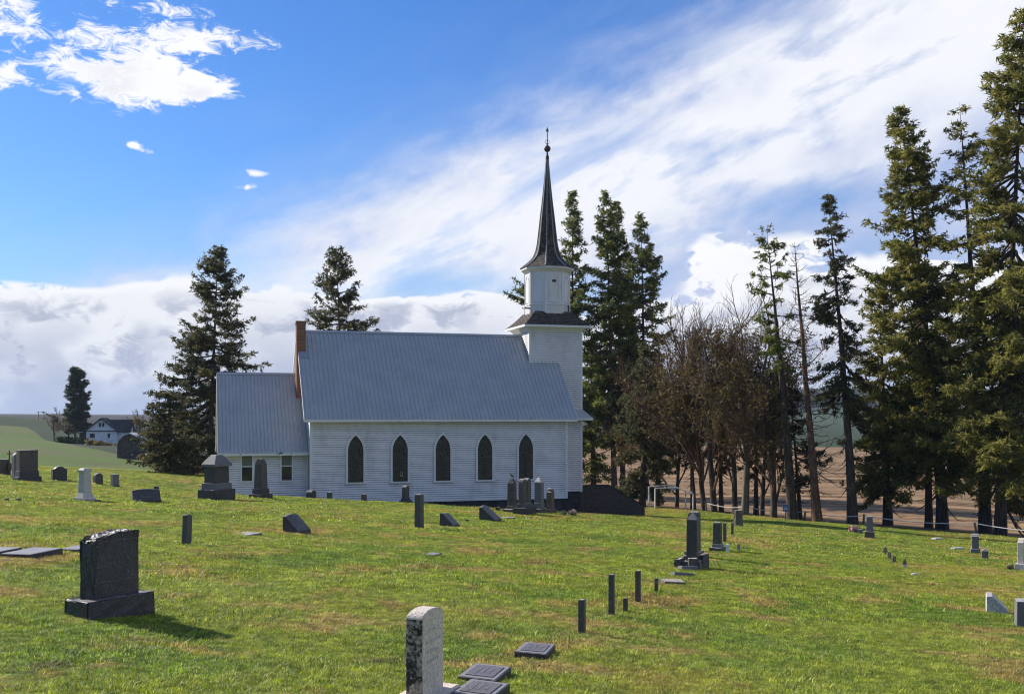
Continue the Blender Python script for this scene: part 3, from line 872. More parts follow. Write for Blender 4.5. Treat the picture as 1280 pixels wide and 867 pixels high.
# --- chimney at the left gable
vc0 = 2.95
uc0, uc1 = u_at(370.6, vc0), u_at(382.2, vc0)
mb = MB(); z_ct = zz(6.55)
mb.box((uc0, vc0, zz(1.2)), (uc1, vc0 + 0.62, z_ct)); mb.box((uc0 - 0.03, vc0 - 0.03, z_ct - 0.15), (uc1 + 0.03, vc0 + 0.65, z_ct - 0.02))
chim = mb.build('chimney', BRICK, ch)
mb = MB(); mb.box((uc0 - 0.01, vc0 - 0.01, z_ct), (uc1 + 0.01, vc0 + 0.63, z_ct + 0.03)); mb.build('chimney_crown', FOUND, chim)
zf = zz(1.36) + SL * (vc0 - 0.16 - V_E) + 0.05
mb = MB(); mb.mesh([(uc0 + 0.1, vc0 - 0.30, zf - 0.14), (uc1 + 0.14, vc0 - 0.30, zf - 0.14), (uc1 + 0.14, vc0 + 0.02, zf + 0.22), (uc0 + 0.1, vc0 + 0.02, zf + 0.22)], [(0,1,2,3)]); mb.build('flashing', plain('galvanised_flashing', (0.34, 0.37, 0.40), None, rough=0.4, metal=0.6), chim)

# --- tower
VT = W2 - 1.52; VT2 = W2 + 1.52
UT0, UT1 = u_at(662, VT), u_at(727, VT)
TC = ((UT0 + UT1) / 2, W2); z_t = zz(6.72)
mb = MB(); mb.box((UT0, VT, z_b + 0.12), (UT1, VT2, z_t)); mb.build('tower_wall', WHITE, ch)
mb = MB(); mb.box((UT0 + 0.06, VT + 0.06, zz(Z0 - 1.9)), (UT1 - 0.06, VT2 - 0.06, z_b + 0.13)); mb.build('foundation', FOUND, ch)
zt0 = z_b + 0.12
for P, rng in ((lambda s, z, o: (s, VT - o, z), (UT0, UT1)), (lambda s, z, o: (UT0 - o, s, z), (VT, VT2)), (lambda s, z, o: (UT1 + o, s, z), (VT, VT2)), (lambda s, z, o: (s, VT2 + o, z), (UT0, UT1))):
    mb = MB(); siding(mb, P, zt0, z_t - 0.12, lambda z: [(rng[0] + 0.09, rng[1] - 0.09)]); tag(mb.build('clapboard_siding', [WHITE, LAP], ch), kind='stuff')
for u in (UT0, UT1):
    for v in (VT, VT2):
        a = (u - 0.040 if u == UT0 else u - 0.09); b = (u + 0.09 if u == UT0 else u + 0.040)
        c = (v - 0.042 if v == VT else v - 0.09); d = (v + 0.09 if v == VT else v + 0.042)
        mb = MB(); mb.box((a, c, zt0 - 0.02), (b, d, z_t - 0.02)); mb.build('corner_board', TRIM, ch)
# shallow skirt roof where the tower leaves the eaves
e = 0.52; zs = zz(1.36)
mb = MB()
for A, B in ((((UT0 + 1.2, VT - e), (UT1 + e, VT - e)), ((UT0 + 1.2, VT), (UT1, VT))), (((UT1 + e, VT - e), (UT1 + e, VT2 + e)), ((UT1, VT), (UT1, VT2)))):
    mb.face([(*A[0], zs), (*A[1], zs), (*B[1], zs + 0.55), (*B[0], zs + 0.55)])
    mb.face([(*A[0], zs - 0.13), (*A[1], zs - 0.13), (*A[1], zs), (*A[0], zs)], 1)
    mb.face([(*A[0], zs - 0.13), (*B[0], zs - 0.13), (*B[1], zs - 0.13), (*A[1], zs - 0.13)], 1)
mb.build('skirt_roof', [ROOF, TRIM], ch)
# shingled pent roof under the belfry
def shingle_skin(mb, ring_fn, n, courses, sides, seg, lip=0.02):
    """stepped courses of shingles; ring_fn(t) gives corner points at height fraction t"""
    for i in range(courses):
        t0, t1 = i / courses, (i + 1) / courses
        a, b = ring_fn(t0), ring_fn(t1)
        for k in range(sides):
            k2 = (k + 1) % sides
            p0, p1, q0, q1 = Vector(a[k]), Vector(a[k2]), Vector(b[k]), Vector(b[k2])
            nrm = (p1 - p0).cross(q0 - p0)
            if nrm.length < 1e-6: continue
            nrm.normalize()
            m = max(1, int((p1 - p0).length / seg))
            ph = random.random() * 0.5 if m > 2 else 0
            for j in range(m):
                f0, f1 = j / m, (j + 1) / m
                l = lip * random.uniform(0.6, 1.3)
                sag = random.uniform(-0.02, 0.008)
                mb.face([p0.lerp(p1, f0) + nrm*l + (p0-q0)*-sag, p0.lerp(p1, f1) + nrm*l + (p0-q0)*-sag, q0.lerp(q1, f1), q0.lerp(q1, f0)])
                mb.face([p0.lerp(p1, f0), p0.lerp(p1, f1), p0.lerp(p1, f1) + nrm*l, p0.lerp(p1, f0) + nrm*l])
eo = 0.42; z_s0, z_s1 = zz(6.66), zz(7.50)
def sq(t):
    h0u, h0v = (UT1 - UT0)/2 + eo, (VT2 - VT)/2 + eo
    k = t ** 0.85
    hu, hv = h0u + (1.12 - h0u) * k, h0v + (1.12 - h0v) * k
    z = z_s0 + (z_s1 - z_s0) * t
    return [(TC[0]-hu, TC[1]-hv, z), (TC[0]+hu, TC[1]-hv, z), (TC[0]+hu, TC[1]+hv, z), (TC[0]-hu, TC[1]+hv, z)]
mb = MB(); shingle_skin(mb, sq, 4, 9, 4, 0.2, 0.018)
tag(mb.build('pent_roof_shingles', SHINGLE, ch), kind='stuff')
mb = MB()
h0u, h0v = (UT1 - UT0)/2 + eo, (VT2 - VT)/2 + eo
mb.box((TC[0]-h0u, TC[1]-h0v, z_s0 - 0.13), (TC[0]+h0u, TC[1]+h0v, z_s0 - 0.005))
mb.frustum(TC, (UT1-UT0)/2 + 0.03, (VT2-VT)/2 + 0.03, z_s0 - 0.34, (UT1-UT0)/2 + 0.2, (VT2-VT)/2 + 0.2, z_s0 - 0.13)
mb.build('tower_cornice', TRIM, ch)
# octagonal belfry
OR = 1.325; rot8 = R(22.5)
z_o0, z_o1 = zz(7.2), zz(10.02)
mb = MB(); mb.lathe([(OR, z_o0), (OR, z_o1)], (TC[0], TC[1], 0), 8, rot=rot8); mb.build('belfry_wall', WHITE, ch)
mb = MB()
zl = zz(7.92)
mb.lathe([(OR + 0.001, zl - 0.03), (OR + 0.055, zl - 0.03), (OR + 0.055, zl + 0.02), (OR + 0.001, zl + 0.05)], (TC[0], TC[1], 0), 8, rot=rot8, close=False)
mb.build('belfry_ledge', TRIM, ch)
apo = OR * math.cos(R(22.5)); fw = OR * math.sin(R(22.5))
for k in range(8):
    a = R(45 * k)
    M = Matrix.Translation((TC[0], TC[1], 0)) @ Matrix.Rotation(a, 4, 'Z')
    # local x outwards; build panel in y,z
    def fr(mb, outer, inner, d):
        b = MB(); ring(b, outer, inner, -d, 0.0)
        for f in b.f:
            mb.face([M @ Vector((apo - b.v[i][1], b.v[i][0], b.v[i][2] + zz(8.02))) for i in f])
    mb = MB()
    fr(mb, gothic(0.335, 1.66, 1.1), gothic(0.285, 1.58, 1.1), 0.03)
    p = mb.build('arched_panel', TRIM, ch)
    mb = MB()
    g = gothic(0.285, 1.58, 1.1)
    mb.face([M @ Vector((apo + 0.004, x, z + zz(8.02))) for x, z in g])
    # vertical boards
    mb.build('panel_board', WHITE, p)
    mb = MB()
    for j in range(11):
        yy = -fw + 0.06 + j * (2*fw - 0.12) / 10
        mb.box((apo + 0.001, yy - 0.035, zz(7.42)), (apo + 0.016, yy + 0.035, zz(7.90)), 0, M)
    tag(mb.build('beadboard', WHITE, ch), kind='stuff')
    mb = MB(); M2 = Matrix.Translation((TC[0], TC[1], 0)) @ Matrix.Rotation(a + rot8, 4, 'Z')
    mb.box((OR - 0.05, -0.055, zz(7.42)), (OR + 0.018, 0.055, z_o1), 0, M2); mb.build('corner_post', TRIM, ch)
    if k == 6 or k == 7:
        pass
# small louvre on the face to the right of the nearest corner
for k in (6,):
    M = Matrix.Translation((TC[0], TC[1], 0)) @ Matrix.Rotation(R(45 * k), 4, 'Z')
    mb = MB(); 
    for j in range(3): mb.box((apo + 0.006, -0.10, zz(9.20) + j * 0.045), (apo + 0.03, 0.10, zz(9.225) + j * 0.045), 0, M)
    mb.box((apo + 0.004, -0.12, zz(9.18)), (apo + 0.008, 0.12, zz(9.32)), 0, M)
    mb.build('louvre_vent', LEAD, ch)
mb = MB(); mb.box((TC[0] + 0.93, TC[1] - 1.01, zz(7.5)), (TC[0] + 1.0, TC[1] - 0.94, zz(7.9))); mb.build('iron_bracket', LEAD, ch)
mb = MB(); mb.box((TC[0] - 1.55, TC[1] - 0.55, zz(7.66)), (TC[0] - 1.22, TC[1] - 0.49, zz(7.74))); mb.build('iron_bracket', LEAD, ch)
# cornice and spire
SR = 1.60
mb = MB(); mb.lathe([(OR + 0.02, z_o1 - 0.22), (OR + 0.06, z_o1 - 0.2), (SR - 0.06, z_o1 - 0.05), (SR - 0.02, z_o1 - 0.05), (SR - 0.02, z_o1 + 0.06), (0.5, z_o1 + 0.065)], (TC[0], TC[1], 0), 8, rot=rot8); mb.build('belfry_cornice', TRIM, ch)
prof = [(0.0, 1.62), (0.022, 1.42), (0.045, 1.21), (0.075, 0.99), (0.11, 0.80), (0.16, 0.665), (0.23, 0.57), (0.34, 0.49), (0.46, 0.405), (0.6, 0.295), (0.75, 0.19), (0.88, 0.112), (1.0, 0.055)]
z_p0, z_p1 = zz(10.08), zz(16.55)
def spire_r(t): return float(np.interp(t, [p[0] for p in prof], [p[1] for p in prof]))
def oct_(t):
    r_ = spire_r(t); z = z_p0 + (z_p1 - z_p0) * t
    return [(TC[0] + r_ * math.cos(rot8 + R(45*k)), TC[1] + r_ * math.sin(rot8 + R(45*k)), z) for k in range(8)]
mb = MB(); shingle_skin(mb, oct_, 8, 54, 8, 0.14, 0.012)
sp_ = mb.build('spire_shingles', SHINGLE, ch); tag(sp_, kind='stuff')
HIP = plain('hip_metal', (0.22, 0.215, 0.21), (0.30, 0.29, 0.28), 8.0, 0.6)
for k in range(8):
    mb = MB(); ts = np.linspace(0.004, 1, 40)
    pts = [Vector(oct_(t)[k]) + Vector((math.cos(rot8 + R(45*k)), math.sin(rot8 + R(45*k)), 0)) * 0.012 for t in ts]
    mb.tube(pts, [0.040 - 0.012 * t for t in ts], 6); mb.build('hip_rib', HIP, ch)
# finial
mb = MB(); mb.lathe([(0.085, 0), (0.11, 0.05), (0.10, 0.22), (0.05, 0.27), (0.03, 0.34), (0.028, 1.85)], (TC[0], TC[1], z_p1 - 0.06), 10)
fin = mb.build('finial', RUST, ch, smooth=False)
mb = MB(); mb.lathe([(0.001, -0.2), (0.08, -0.185), (0.15, -0.13), (0.195, -0.05), (0.195, 0.05), (0.15, 0.13), (0.08, 0.185), (0.001, 0.2)], (TC[0], TC[1], zz(17.13)), 16); mb.build('finial_ball', RUST, fin, smooth=True)
mb = MB(); mb.lathe([(0.028, 0), (0.07, 0.03), (0.03, 0.07), (0.075, 0.13), (0.03, 0.18)], (TC[0], TC[1], zz(16.72)), 10); mb.lathe([(0.028, 0), (0.08, 0.04), (0.03, 0.09)], (TC[0], TC[1], zz(17.36)), 10); mb.lathe([(0.02, 0), (0.05, 0.05), (0.02, 0.13)], (TC[0], TC[1], zz(17.55)), 10)
tag(mb.build('finial_collar', RUST, fin), kind='stuff')
mb = MB(); mb.prism([(-0.10, 0), (0.10, 0), (0.0, 0.26)], -0.012, 0.012, M=Matrix.Translation((TC[0], TC[1], zz(18.14)))); mb.prism([(-0.10, 0), (0.10, 0), (0.0, 0.26)], -0.012, 0.012, M=Matrix.Translation((TC[0], TC[1], zz(18.14))) @ Matrix.Rotation(R(90), 4, 'Z')); mb.build('finial_tip', RUST, fin)
for sgn in (-1, 1):
    mb = MB()
    mb.tube([(TC[0] + sgn*(0.03 + 0.10*math.sin(t)), TC[1], zz(17.42) + 0.09*t - 0.02) for t in np.linspace(0, 2.8, 8)], 0.012, 4); mb.build('scroll', RUST, fin)

# --- dark shingled side wall of the entrance stair, right of the tower
st = empty('stair_parapet', (0, 0, 0), TH)
vS = VT + 0.55
us0, us1, us2 = UT1 + 0.03, u_at(761, vS), u_at(806, vS)
def wpos(u, v): return CO[0] + CU[0]*u + CV[0]*v, CO[1] + CU[1]*u + CV[1]*v
x0, y0 = wpos(us0, vS); gz = H1(x0, y0)
st.location = (x0, y0, gz)
Ys = y0 + 0.6
zt = EYE - (606 - HZ) / F * Ys - gz; zl_ = EYE - (632 - HZ) / F * (Ys + 1.2) - gz
mb = MB()
a, b = us1 - us0, us2 - us0
mb.prism([(0, -0.9), (b, -1.4), (b, zl_), (a, zt), (0, zt)], 0.0, 0.14)
mb.build('parapet_wall', DSHINGLE, st)
mb = MB()
mb.box((-0.0, -0.05, zt), (a, 0.19, zt + 0.045)); mb.build('coping', DSHINGLE, st)
mb = MB(); d = (b - a); hh = zt - zl_
mb.mesh([(a, -0.05, zt), (b + 0.05, -0.05, zl_), (b + 0.05, 0.19, zl_), (a, 0.19, zt), (a, -0.05, zt + 0.045), (b + 0.05, -0.05, zl_ + 0.045), (b + 0.05, 0.19, zl_ + 0.045), (a, 0.19, zt + 0.045)], [(0,3,2,1),(4,5,6,7),(0,1,5,4),(1,2,6,5),(2,3,7,6),(3,0,4,7)])
mb.build('coping', DSHINGLE, st)
mb = MB()
nst = 9
for i in range(nst):
    f0, f1 = i / nst, (i + 1) / nst
    mb.box((a + d * f0, 0.15, -1.2), (a + d * f1, 1.9, zt - 0.75 - (hh) * f0))
mb.box((0, 0.15, -1.0), (a, 1.9, zt - 0.70)); mb.build('stair', FOUND, st)
tag(st, 'dark shingled stair side wall with sloping top beside the church tower', 'stair wall')

# ---------------------------------------------------------------- trees
def mat_needles(name, dark, light, tip, trans=0.5):
    m, w, b = new_mat(name)
    P = w.node('ShaderNodeNewGeometry').outputs['Position']
    isl = w.node('ShaderNodeNewGeometry').outputs['Random Per Island']
    n = w.noise(P, 0.9, 3.0, 0.5)
    col = w.mix(w.smooth(n, 0.35, 0.68), dark, light)
    col = w.mix(w.smooth(isl, 0.70, 1.0, 0.0, 0.8), col, tip)
    w.put(b.inputs['Base Color'], col); b.inputs['Roughness'].default_value = 0.65
    b.inputs['Specular IOR Level'].default_value = 0.25
    tr = w.node('ShaderNodeBsdfTranslucent'); w.put(tr.inputs[0], col)
    mx = w.node('ShaderNodeMixShader'); mx.inputs[0].default_value = trans
    out = [q for q in w.n if q.type == 'OUTPUT_MATERIAL'][0]
    w.l.new(b.outputs[0], mx.inputs[1]); w.l.new(tr.outputs[0], mx.inputs[2]); w.l.new(mx.outputs[0], out.inputs[0])
    return m
def mat_bark(name, c1, c2, sc=5.0):
    m, w, b = new_mat(name)
    tc = w.node('ShaderNodeTexCoord').outputs['Object']
    n = w.noise(w.mapping(tc, scale=(2.2, 2.2, 0.35)), sc, 6.0, 0.7)
    w.put(b.inputs['Base Color'], w.mix(w.smooth(n, 0.35, 0.66), c1, c2)); b.inputs['Roughness'].default_value = 0.95
    bump(w, b, n, 0.9, 0.05)
    return m
N_FIR = mat_needles('fir_needles', (0.071, 0.103, 0.025), (0.193, 0.215, 0.046), (0.363, 0.329, 0.084))
N_OLIVE = mat_needles('olive_needles', (0.110, 0.123, 0.029), (0.289, 0.271, 0.062), (0.473, 0.390, 0.124), 0.55)
N_DARK = mat_needles('dark_needles', (0.033, 0.051, 0.021), (0.076, 0.101, 0.036), (0.154, 0.160, 0.064))
N_BROWN = mat_needles('brown_moss_twigs', (0.086, 0.065, 0.024), (0.180, 0.141, 0.050), (0.257, 0.216, 0.075))
N_SPRUCE = mat_needles('spruce_needles', (0.055, 0.069, 0.034), (0.143, 0.139, 0.059), (0.266, 0.185, 0.089))
N_ORANGE = mat_needles('dry_orange_leaves', (0.190, 0.085, 0.030), (0.290, 0.145, 0.060), (0.360, 0.210, 0.100), 0.35)
BARK = mat_bark('fir_bark', (0.030, 0.022, 0.018), (0.115, 0.084, 0.062))
BARK_L = mat_bark('pale_bark', (0.068, 0.059, 0.046), (0.203, 0.176, 0.132))
BARK_R = mat_bark('reddish_bark', (0.076, 0.039, 0.027), (0.216, 0.116, 0.074))

def tubes_np(segs, n):
    """segs: list of (polyline points (k,3), radii (k)) -> vertices, quads"""
    V, Fq, base = [], [], 0
    ca = np.cos(np.arange(n) * 2*np.pi/n); sa = np.sin(np.arange(n) * 2*np.pi/n)
    for P, r in segs:
        P = np.asarray(P, float); r = np.asarray(r, float)
        d = np.gradient(P, axis=0); d /= np.linalg.norm(d, axis=1, keepdims=True) + 1e-9
        ref = np.where(np.abs(d[:, 2:3]) > 0.9, np.array([[1., 0, 0]]), np.array([[0, 0, 1.]]))
        u = np.cross(d, ref); u /= np.linalg.norm(u, axis=1, keepdims=True) + 1e-9
        w = np.cross(u, d)
        ring = P[:, None, :] + (u[:, None, :] * ca[None, :, None] + w[:, None, :] * sa[None, :, None]) * r[:, None, None]
        k = len(P)
        V.append(ring.reshape(-1, 3))
        idx = base + np.arange(k*n).reshape(k, n)
        a = idx[:-1]; b = idx[1:]
        Fq.append(np.stack([a, np.roll(a, -1, 1), np.roll(b, -1, 1), b], -1).reshape(-1, 4))
        base += k * n
    return np.concatenate(V), np.concatenate(Fq)

def clumps_np(C, D, L, Wd, rng):
    """broad sprays: one folded four-sided leaf per clump at C along D with length L and width Wd"""
    n = len(C)
    D = D / (np.linalg.norm(D, axis=1, keepdims=True) + 1e-9)
    r = rng.normal(size=(n, 3))
    s = np.cross(D, r); s /= np.linalg.norm(s, axis=1, keepdims=True) + 1e-9
    t = np.cross(D, s)
    L = L[:, None]; Wd = Wd[:, None]
    p0 = C - D * L * 0.35
    p1 = C + s * Wd * 0.5 + t * Wd * 0.22 + D * L * 0.05
    p2 = C + D * L * 0.65
    p3 = C - s * Wd * 0.5 + t * Wd * 0.22 + D * L * 0.05
    V = np.stack([p0, p1, p2, p3], 1).reshape(-1, 3)
    Fq = np.arange(n * 4).reshape(n, 4)
    return V, Fq
def sprays_np(C, D, L, Wd, rng, k=4):
    """needle sprays: k narrow blades fanning out of every point"""
    n = len(C)
    D = np.repeat(D / (np.linalg.norm(D, axis=1, keepdims=True) + 1e-9), k, 0) + rng.normal(0, 0.55, (n * k, 3))
    D /= np.linalg.norm(D, axis=1, keepdims=True) + 1e-9
    C = np.repeat(C, k, 0) + rng.normal(0, 1, (n * k, 3)) * np.repeat(L, k)[:, None] * 0.16
    L = np.repeat(L, k)[:, None] * rng.uniform(0.6, 1.3, (n * k, 1)); Wd = np.repeat(Wd, k)[:, None]
    s = np.cross(D, rng.normal(size=(n * k, 3))); s /= np.linalg.norm(s, axis=1, keepdims=True) + 1e-9
    V = np.stack([C - s * Wd * 0.5 - D * L * 0.2, C + s * Wd * 0.5 - D * L * 0.2, C + D * L * 0.8], 1).reshape(-1, 3)
    return V, np.arange(n * k * 3).reshape(-1, 3)

def conifer(name, label, base, height, lean, crown0, radius, seed, needles, bark=BARK, trunk_r=None, whorl=0.42, per=5, shape=0.85,
            elev=(-18, 35), sag=0.22, fol=1.0, clump=0.24, bare_below=0.15, gaps=0.12, group=None, skip_fol=0.0, extra=(), cat='tree', profile=None, density=1.0, lowlimbs=6, blades=4):
    """trunk from base to base+height (lean = top offset), limbs in whorls, sprays of needles along them"""
    rng = np.random.default_rng(seed)
    root = empty(name, base)
    tag(root, label, cat, group)
    tr = trunk_r or height * 0.018
    K = 14
    tz = np.linspace(-0.6, height, K); f = np.clip(tz / height, 0, 1)
    wob = np.cumsum(rng.normal(0, 0.012 * height / K, (K, 2)), axis=0) * 0.6
    axis = np.stack([lean[0] * f**1.2 + wob[:, 0] * (f > 0), lean[1] * f**1.2 + wob[:, 1] * (f > 0), tz], 1)
    tr *= 0.68
    rad = tr * np.clip(1 - f, 0.015, 1) ** 1.05 + tr * 0.3 * np.exp(-np.clip(tz, 0, 99) / 0.6)
    V, Fq = tubes_np([(axis, rad)], 10)
    me = np_mesh('trunk', V, Fq, bark); me.polygons.foreach_set('use_smooth', np.ones(len(Fq), dtype=bool))
    link('trunk', me, root)
    def at(z): return np.array([np.interp(z, tz, axis[:, 0]), np.interp(z, tz, axis[:, 1]), z])
    prof = profile or (lambda t: min(1.0, (1 - t) ** shape * 1.08) * (0.55 + 0.45 * min(1, (t + 0.02) / 0.18)))
    limbs, C, D, LL = [], [], [], []
    z = crown0
    H_ = height - crown0
    list_b = []
    while z < height - 0.25:
        t = (z - crown0) / H_
        for k in range(per if rng.random() > 0.15 else per - 1):
            if rng.random() < gaps: continue
            list_b.append((z + rng.normal(0, whorl * 0.3), rng.uniform(0, 2*np.pi), radius * prof(t) * rng.uniform(0.55, 1.22), t, True))
        z += whorl * rng.uniform(0.75, 1.25) * (1.0 if t < 0.75 else 0.7)
    for k in range(lowlimbs):      # dead limbs below the crown
        zz_ = rng.uniform(crown0 * 0.35, max(crown0, 0.5)); list_b.append((zz_, rng.uniform(0, 2*np.pi), radius * rng.uniform(0.25, 0.6), 0.0, False))
    for zz_, a, L_, leaf in extra: list_b.append((zz_, a, L_, (zz_ - crown0) / H_, leaf))
    for zb, a, L_, t, leaf in list_b:
        if L_ < 0.15: L_ = 0.15
        e0 = R(elev[0] + (elev[1] - elev[0]) * max(0, t) ** 1.3 + rng.normal(0, 7))
        s = np.linspace(0, 1, 7)
        dirh = np.array([math.cos(a), math.sin(a)])
        hor = L_ * s * math.cos(e0)
        ver = L_ * (s * math.sin(e0) - sag * np.sin(s * np.pi * 0.8) * (1 - 0.6 * max(0, t)) * 0.6 + 0.10 * s**3)
        side = np.cumsum(rng.normal(0, 0.03 * L_, 7))
        o = at(zb)
        P = np.stack([o[0] + dirh[0]*hor - dirh[1]*side, o[1] + dirh[1]*hor + dirh[0]*side, zb + ver], 1)
        r0 = min(0.022 * L_ + 0.008, tr * 0.5)
        limbs.append((P[[0, 2, 4, 6]], np.array([r0, r0*0.75, r0*0.45, 0.006])))
        if not leaf or rng.random() < skip_fol: continue
        nt = max(4, int(L_ * 8.8 * fol))
        st = rng.uniform(bare_below, 1.0, nt) ** 0.8
        for q in st:
            pb = np.array([np.interp(q, s, P[:, i]) for i in range(3)])
            tw = (0.20 + 0.30 * L_ * (1 - q)) * rng.uniform(0.5, 1.2)
            sg = 1 if rng.random() < 0.5 else -1
            fw_ = rng.uniform(0.3, 1.0)
            d = np.array([dirh[0]*fw_ - sg*dirh[1]*0.9, dirh[1]*fw_ + sg*dirh[0]*0.9, rng.normal(-0.12, 0.28)])
            d /= np.linalg.norm(d)
            nc = max(2, int(tw / (clump * 0.34) * density))
            u = np.linspace(0.08, 1.0, nc)
            c = pb[None] + d[None] * (u * tw)[:, None]
            c[:, 2] -= 0.18 * tw * u**2
            c += rng.normal(0, clump * 0.22, c.shape)
            C.append(c)
            D.append(d[None] + rng.normal(0, 0.45, c.shape))
            LL.append(clump * rng.uniform(0.6, 1.35, nc))
    V, Fq = tubes_np(limbs, 4)
    tag(link('limbs', np_mesh('limbs', V, Fq, bark), root), kind='stuff')
    C = np.concatenate(C); D = np.concatenate(D); LL = np.concatenate(LL)
    V, Fq = sprays_np(C, D, LL, LL * 0.30, rng, blades)
    tag(link('crown', np_mesh('crown', V, Fq, needles), root), kind='stuff')
    return root

def bare_tree(name, label, base, height, seed, bark=BARK_R, spread=0.55, lean=(0, 0), trunk_r=None, levels=5, fork=0.32, up=0.25, moss=None, moss_n=0, group=None, twig=0.010, kids=3, moss_h=(0, 1), moss_size=0.16):
    rng = np.random.default_rng(seed)
    root = empty(name, base); tag(root, label, 'tree', group)
    tr = (trunk_r or height * 0.016) * 0.8
    trunk = []; segs = []; tips = []
    def grow(p, d, L_, r, lev):
        k = 4 if lev else 6
        pts = [p]; q = p.copy(); dd = d.copy()
        for i in range(k):
            dd = dd + rng.normal(0, (0.045 if lev == 0 else 0.10 + 0.035*lev), 3) + np.array([0, 0, up * 0.16]); dd /= np.linalg.norm(dd)
            q = q + dd * L_ / k; pts.append(q.copy())
        rr = np.linspace(r, max(r * 0.55, twig * 0.6), k + 1)
        (trunk if lev == 0 else segs).append((np.array(pts), rr))
        tips.append((np.array(pts), lev))
        if lev >= levels: return
        n = kids + (1 if rng.random() < 0.5 else 0) + (2 if lev == 0 else 0)
        for i in range(n):
            f = rng.uniform(fork if lev == 0 else 0.25, 1.0)
            if i == 0: f = 1.0
            pi = np.array([np.interp(f * k, np.arange(k+1), np.array(pts)[:, j]) for j in range(3)])
            perp = rng.normal(size=3); perp -= perp.dot(dd) * dd; perp /= np.linalg.norm(perp)
            sp = spread * rng.uniform(0.6, 1.4) * (0.35 if i == 0 else 1.0)
            nd = dd * math.cos(sp) + perp * math.sin(sp); nd /= np.linalg.norm(nd)
            grow(pi, nd, L_ * rng.uniform(0.52, 0.78), max(twig, r * (0.62 if i == 0 else 0.45) ), lev + 1)
    d0 = np.array([lean[0] / height, lean[1] / height, 1.0]); d0 /= np.linalg.norm(d0)
    grow(np.array([0., 0, -0.3]), d0, height * 0.46, tr, 0)
    top = max(p[:, 2].max() for p, _ in tips)
    k = height / top                      # bring the crown to the wanted height
    fix = lambda L_: [(P * np.array([k, k, k]), r_) for P, r_ in L_]
    V, Fq = tubes_np(fix(trunk), 8)
    me = np_mesh('trunk', V, Fq, BARK if bark is BARK_R else bark); me.polygons.foreach_set('use_smooth', np.ones(len(Fq), dtype=bool)); link('trunk', me, root)
    V, Fq = tubes_np(fix(segs), 3)
    tag(link('branches', np_mesh('branches', V, Fq, bark), root), kind='stuff')
    if moss:
        pool = np.concatenate([p for p, lev in tips if lev >= 2]) * k
        lo, hi = moss_h
        pool = pool[(pool[:, 2] > lo * height) & (pool[:, 2] < hi * height)]
        if len(pool):
            C = pool[rng.integers(0, len(pool), moss_n)] + rng.normal(0, 0.16, (moss_n, 3))
            D = rng.normal(0, 1, (moss_n, 3))
            Ls = moss_size * rng.uniform(0.5, 1.4, moss_n)
            V, Fq = clumps_np(C, D, Ls, Ls * 0.30, rng)
            tag(link('crown', np_mesh('crown', V, Fq, moss), root), kind='stuff')
    return root

def dead_conifer(name, label, base, height, lean, radius, seed, bark=BARK_R, group=None, z0=0.12):
    rng = np.random.default_rng(seed)
    root = empty(name, base); tag(root, label, 'tree', group)
    tz = np.linspace(-0.5, height, 14); f = np.clip(tz / height, 0, 1)
    axis = np.stack([lean[0]*f, lean[1]*f + 0.05*np.sin(tz), tz], 1)
    V, Fq = tubes_np([(axis, 0.016*height*np.clip(1-f, 0.02, 1)**0.85 + 0.12*np.exp(-np.clip(tz, 0, 99)/0.6))], 10)
    me = np_mesh('trunk', V, Fq, bark); me.polygons.foreach_set('use_smooth', np.ones(len(Fq), dtype=bool)); link('trunk', me, root)
    segs = []
    z = height * z0
    while z < height - 0.1:
        t = z / height
        for k in range(4):
            a = rng.uniform(0, 2*np.pi)
            L_ = radius * (1 - t) ** 0.6 * rng.uniform(0.35, 1.15) + 0.12
            e = R(-12 + 50 * t + rng.normal(0, 12))
            s = np.linspace(0, 1, 6)
            o = np.array([np.interp(z, tz, axis[:, i]) for i in range(3)])
            d = np.array([math.cos(a)*math.cos(e), math.sin(a)*math.cos(e), math.sin(e)])
            P = o + d * (s * L_)[:, None] + np.cumsum(rng.normal(0, 0.025*L_, (6, 3)), 0); P[:, 2] -= 0.2 * L_ * np.sin(s * 2.6) * 0.6
            segs.append((P, np.linspace(0.02 + 0.006*L_, 0.006, 6)))
            for j in range(int(3 + L_ * 3)):
                q = rng.uniform(0.25, 1); pb = np.array([np.interp(q, s, P[:, i]) for i in range(3)])
                dd = d + rng.normal(0, 0.6, 3); dd /= np.linalg.norm(dd)
                tl = L_ * 0.3 * rng.uniform(0.4, 1.2)
                segs.append((np.stack([pb, pb + dd*tl*0.5 + rng.normal(0, 0.02, 3), pb + dd*tl + np.array([0, 0, 0.05])]), np.array([0.010, 0.007, 0.004])))
        z += rng.uniform(0.25, 0.42)
    V, Fq = tubes_np(segs, 3)
    tag(link('branches', np_mesh('branches', V, Fq, bark), root), kind='stuff')
    return root

def tree_spot(px_base, Y, px_top, py_top):
    g = ground_at(px_base, Y)
    top_z = EYE + (HZ - py_top) / F * Y
    return g, top_z - g.z, ((px_top - px_base) / F * Y, 0.0)

